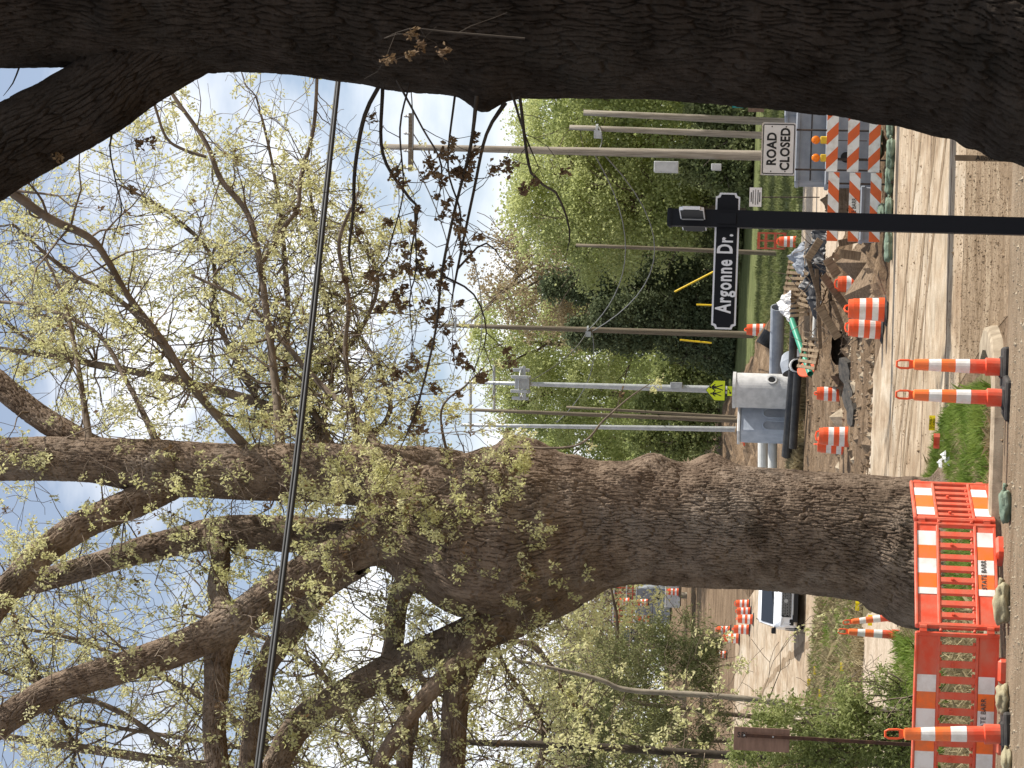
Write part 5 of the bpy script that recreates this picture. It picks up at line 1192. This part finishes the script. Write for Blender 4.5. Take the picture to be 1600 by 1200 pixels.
for i, (v, y, w_, rz, rx, lb) in enumerate([(1312, 545, 1.1, .2, .25, 'tilted black asphalt slab left of the drum pair'), (1325, 580, 1.0, -.2, .2, 'flat black asphalt slab next to the sunken drum'), (1330, 620, .9, .1, .15, 'black asphalt slab partly under the sunken drum'), (1300, 525, .8, .5, .4, 'steep black asphalt slab leaning on the soil heap'), (1335, 648, .7, .3, .1, 'outermost black asphalt slab toward the trunk')]):
    p = G(v+8, y); b = MB(); n = 9; g_ = random.Random(i)
    po = [(w_/2*(g_.uniform(.75, 1.1))*math.cos(k_*2*PI/n), w_*.45*g_.uniform(.7, 1.1)*math.sin(k_*2*PI/n)) for k_ in range(n)]
    b.add([(x, y_, 0) for x, y_ in po]+[(x, y_, .16) for x, y_ in po], [tuple(range(n-1, -1, -1)), tuple(range(n, 2*n))]+[(k_, (k_+1) % n, (k_+1) % n+n, k_+n) for k_ in range(n)])
    o = b.build('asphalt_slab', M['asphalt_slab']); o.location = (p.x, p.y, p.z+.12); o.rotation_euler = (rx+.2, -.15, rz); tag(o, lb, 'asphalt slab', 'broken asphalt slabs in the mud')
# roots/branches sticking out of the debris
T = Twigs(9)
for _ in range(60):
    v = random.uniform(1250, 1345); y = random.uniform(375, 560); T.grow(AT(v, y, 66+random.uniform(-2, 3)), Vector((random.gauss(0, 1), random.gauss(0, .5), random.gauss(.2, .5))), random.uniform(.4, 1.4), .018, 0, .2, 0, 5)
T.mesh('debris_sticks', M['twig'], None, 4, .008)
# ------------------------------------------------------------------ small far orange barricade
p = G(1232, 377); s_ = SC(p); t = thing('plastic_barricade', 'small far orange red barricade standing on the lawn edge', 'barricade', tuple(p))
for z in (.15, .55, .95, 1.25): b = MB(); b.bbox((0, 0, z), (.72, .06, .12), .01); b.build('band', M['red_o'], t)
for x in (-.32, 0, .32): b = MB(); b.bbox((x, 0, .7), (.07, .05, 1.2), .01); b.build('bar', M['red_o'], t)
# ------------------------------------------------------------------ plywood board on rusty post at left
dB = 30; pb_ = AT(1470, 1165, dB); t = thing('plywood_board_sign', 'pinkish plywood board with sideways lettering on a thin rusty post', 'sign', (pb_.x, dB, HZ(dB)))
a = AT(1233, 1176, dB); c = AT(1147, 1135, dB); b = MB(); cx, cz = (a.x+c.x)/2-pb_.x, (a.z+c.z)/2-HZ(dB)
b.bbox((cx, 0, cz), (c.x-a.x, .02, c.z-a.z), .003); b.build('board', M['ply'], t)
q = AT(1164, 1148, dB); b = MB(); q2 = AT(1440, 1164, dB); b.box(((q.x+q2.x)/2-pb_.x, -.03, (q.z+q2.z)/2-HZ(dB)), (.045, .03, (q.z-q2.z)), Matrix.Rotation(math.atan2(q.x-q2.x, q.z-q2.z), 3, 'Y')); b.build('post', M['rust'], t)
q = AT(1160, 1146, dB); text('SBI', .10, M['lettering_b'], t, TF(q.x-pb_.x-.02, -.0135, q.z-HZ(dB), -PI/2), bold=.0008)
for vv in (1163, 1208): q = AT(vv, 1148+(vv-1164)*.058, dB); b = MB(); b.lathe([(.012, 0), (.012, .01)], 8); o = b.build('bolt', M['polegrey'], t); o.location = (q.x-pb_.x, -.045, q.z-HZ(dB)); o.rotation_euler = (PI/2, 0, 0)
# ------------------------------------------------------------------ marker flags
for i, (v, y, vb, d_, m_, lb) in enumerate([
 (1457, 662, 1490, None, 'yellow_flag', 'yellow marker flag in the verge grass'), (1464, 690, 1492, None, 'red_o', 'red marker flag in the verge grass'),
 (1360, 970, 1376, None, 'yellow_flag', 'yellow marker flag beside the leaning cone'), (1316, 1043, 1330, None, 'yellow_flag', 'yellow flag in the grass left of the driveway cones'),
 (1274, 1048, 1284, None, 'yellow_flag', 'yellow flag closest to the roadside below the white car'), (1264, 1067, 1274, None, 'yellow_flag', 'yellow flag on the far grass left of the car shadow'),
 (1282, 1084, 1292, None, 'yellow_flag', 'yellow flag low beside the slim trunk'), (1340, 947, 1352, None, 'yellow_flag', 'yellow flag just right of the leaning cone top')]):
    p = G(vb, y); s_ = SC(p); t = thing('marker_flag', lb, 'flag', tuple(p), group='utility marker flags'); h_ = AT(v, y, p.y).z-p.z; k_ = .11 if v > 1400 else .13
    b = MB(); b.tube([(0, 0, 0), (.01, 0, h_+.05)], .004, 4); b.build('wire', M['polegrey'], t)
    b = MB(); vs = []; 
    for j_ in range(5): x = -k_+k_*2*j_/4; vs += [(x, .02*math.sin(j_*1.7), h_-k_*.35), (x, .02*math.sin(j_*1.7+.4), h_+k_*.45)]
    b.add(vs, [(2*j_, 2*j_+2, 2*j_+3, 2*j_+1) for j_ in range(4)]); b.build('flag', M[m_], t)
    if v > 1450 and y < 680: text('BURIED', .05, M['lettering_b'], t, TF(0, -.03, h_+.03), sx=1); text('CABLE', .05, M['lettering_b'], t, TF(0, -.03, h_-.02), sx=1)
for i, (v, y) in enumerate([(1478, 712), (1484, 720), (1472, 724)]):
    crumple('litter', ['white scrap of plastic near the root of the big maple', 'second white scrap at the root of the big maple', 'small white scrap beside the root flare'][i], 'litter', v, y, 32.5, .07, .05, .09, 'white_s', 30+i, 8)
# ------------------------------------------------------------------ white car
pc = G(1262, 975)
def car():
    D_ = G(1259, 960); t = thing('parked_car', 'white utility vehicle with a black mesh grille facing down the road', 'car', (D_.x+.45, D_.y, D_.z), .12)
    st = [(0, .42, .80, .80), (.06, .36, .94, .90), (.25, .30, 1.02, .95), (.9, .28, 1.10, .97), (1.35, .28, 1.16, .975), (3.0, .28, 1.16, .975), (4.5, .30, 1.14, .96), (4.78, .4, 1.0, .90), (4.85, .5, .8, .82)]
    b = MB(); vs = []
    for (y, z0, z1, hw) in st:
        c_ = .07; ring = [(-hw+.05, z0), (hw-.05, z0), (hw, z0+.1), (hw, z1-.22), (hw-.03, z1-.08), (hw-.14, z1), (-hw+.14, z1), (-hw+.03, z1-.08), (-hw, z1-.22), (-hw, z0+.1)]
        vs += [(x, y, z) for x, z in ring]
    n = 10; fs = [tuple(range(n))]+[tuple(len(vs)-n+i for i in range(n-1, -1, -1))]
    for j_ in range(len(st)-1):
        for i in range(n): i2 = (i+1) % n; fs.append((j_*n+i, j_*n+n+i, j_*n+n+i2, j_*n+i2))
    b.add(vs, fs); b.build('body', M['white_car'], t)
    cab = [(1.15, 1.12, .90, 1.12), (1.95, 1.12, .90, 1.62), (2.3, 1.12, .90, 1.74), (3.6, 1.12, .90, 1.76), (4.4, 1.12, .88, 1.66), (4.7, 1.12, .86, 1.14)]
    b = MB(); vs = []
    for (y, z0, hw, zt) in cab:
        k_ = (zt-z0)/.64; hh = hw-.20*k_; vs += [(-hw, y, z0), (hw, y, z0), (hh+.03, y, zt-.06*k_), (hh-.10, y, zt), (-hh+.10, y, zt), (-hh-.03, y, zt-.06*k_)]
    n = 6; fs = [tuple(range(n)), tuple(len(vs)-n+i for i in range(n-1, -1, -1))]
    for j_ in range(len(cab)-1):
        for i in range(n): i2 = (i+1) % n; fs.append((j_*n+i, j_*n+n+i, j_*n+n+i2, j_*n+i2))
    b.add(vs, fs); b.build('cabin', M['white_car'], t)
    def quad(nm, pts, m, par=t, th=.012):
        b = MB(); P_ = [Vector(p) for p in pts]; n_ = (P_[1]-P_[0]).cross(P_[3]-P_[0]).normalized(); b.add([p+n_*th for p in P_]+[p-n_*.02 for p in P_], [(0, 1, 2, 3), (7, 6, 5, 4), (0, 4, 5, 1), (1, 5, 6, 2), (2, 6, 7, 3), (3, 7, 4, 0)]); return b.build(nm, M[m], par)
    quad('windscreen', [(-.82, 1.22, 1.17), (.82, 1.22, 1.17), (.70, 1.93, 1.60), (-.70, 1.93, 1.60)], 'glass', th=.02)
    for s_ in (-1, 1):
        p4 = [(s_*.885, 1.6, 1.2), (s_*.885, 2.6, 1.2), (s_*.745, 2.5, 1.62), (s_*.745, 2.05, 1.62)]; quad('side_window', p4 if s_ < 0 else p4[::-1], 'glass', th=.02)
        p4 = [(s_*.885, 2.7, 1.2), (s_*.885, 4.1, 1.2), (s_*.745, 3.9, 1.62), (s_*.745, 2.62, 1.62)]; quad('side_window', p4 if s_ < 0 else p4[::-1], 'glass', th=.02)
        b = MB(); b.bbox((s_*1.06, 1.45, 1.14), (.22, .12, .17), .03); b.box((s_*.95, 1.48, 1.1), (.1, .05, .05)); b.build('wing_mirror', M['trim'], t)
        b = MB(); b.bbox((s_*.74, .0, .86), (.34, .06, .09), .02, Matrix.Rotation(s_*-.12, 3, 'Y')); h = b.build('headlight', M['lens'], t)
        b = MB(); b.bbox((s_*.80, -.02, .66), (.035, .06, .26), .01); b.build('running_light', M['lens'], h)
        b = MB(); b.bbox((s_*.76, -.01, .50), (.22, .05, .15), .03); b.build('fog_lamp_bezel', M['trim'], t)
        for y in (.95, 3.85):
            b = MB(); b.lathe([(.2, -.11), (.35, -.11), (.37, -.07), (.37, .07), (.35, .11), (.2, .11)], 24); w_ = b.build('tyre', M['rubber'], None); 
            wt = w_; wt.name = 'wheel'; wt.parent = t; wt.location = (s_*.88, y, .37); wt.rotation_euler = (0, PI/2, 0)
            b = MB(); b.lathe([(.21, -.122), (.2, .122)], 16); b.build('rim', M['polegrey'], wt)
    b = MB(); b.bbox((0, -.015, .70), (1.16, .05, .34), .03); gr = b.build('grille', M['trim'], t)
    me = None
    for r in range(4):
        for c_ in range(10):
            if me is None: b = MB(); b.lathe([(.034, -.006), (.045, -.006), (.045, .012), (.034, .012)], 6, cap=False); o = b.build('mesh_cell', M['polegrey'], gr); me = o.data
            else: o = link('mesh_cell', me, gr)
            o.location = (-.5+c_*.108+(.054 if r % 2 else 0), -.045, .58+r*.08); o.rotation_euler = (PI/2, 0, 0)
    b = MB(); b.lathe([(.07, 0), (.07, .012)], 14); o = b.build('round_badge', M['polegrey'], t); o.location = (0, -.05, .72); o.rotation_euler = (PI/2, 0, 0)
    b = MB(); b.bbox((0, 0, .38), (1.5, .12, .18), .03); b.build('lower_bumper', M['trim'], t)
    b = MB(); b.bbox((0, -.05, .47), (1.0, .03, .05), .01); b.build('skid_plate', M['polegrey'], t)
    for s_ in (-1, 1): b = MB(); b.tube([(s_*.62, 2.3, 1.78), (s_*.62, 4.2, 1.78)], .02, 5); b.build('roof_rail', M['trim'], t)
    for s_ in (-1, 1): b = MB(); b.tube([(s_*.1, 1.18, 1.18), (s_*.1+.45, 1.3, 1.25)], .008, 4); b.build('wiper', M['trim'], t)
    return t
car()
# ------------------------------------------------------------------ far road-works up the hill at left
block('far grey concrete manhole stack up the hill at left', 178, 994, 1046, 918, 975, 3, 'concrete_grey', (1030, 932, .25), seams=1)
block('far pale concrete wall edge beside the hillside works', 176, 1040, 1062, 905, 950, 2, 'concrete', seams=0)
for (v, y, hp, lb) in [(1014, 942, 13, 'tiny far drum up the hill near the concrete stack'), (1016, 967, 12, 'tiny far drum left of the concrete stack'), (985, 940, 11, 'tiny far drum at the top of the hill works'), (1062, 925, 16, 'small far drum at the foot of the hill works')]:
    o = dup(proto, AT(v, y, 176), 0, lb, sc=1.0); 
t = thing('orange_fence', 'distant orange and white lattice barrier at the top of the road', 'barrier', tuple(AT(992, 945, 180)))
for i in range(7): b = MB(); b.box((-1.4+i*.45, 0, .9), (.06, .05, 1.8)); b.build('bar', M['red_o'], t)
for i in range(4): b = MB(); b.box((0, -.03, .2+i*.5), (3, .04, .1)); b.build('rail', M['white_s' if i % 2 else 'red_o'], t)
p = AT(1003, 995, 165); t = thing('parked_van', 'dark far vehicle half seen behind the juniper twigs', 'car', (p.x, 165, p.z))
b = MB(); b.bbox((0, 1.5, .55), (1.0, 3.5, .7), .12); b.build('body', M['trim'], t); b = MB(); b.bbox((0, 1.6, 1.1), (.85, 2, .5), .15); b.build('cabin', M['glass'], t)
for s_ in (-1, 1): b = MB(); b.bbox((s_*.35, -.27, .6), (.2, .04, .12), .02); b.build('headlight', M['lens'], t)
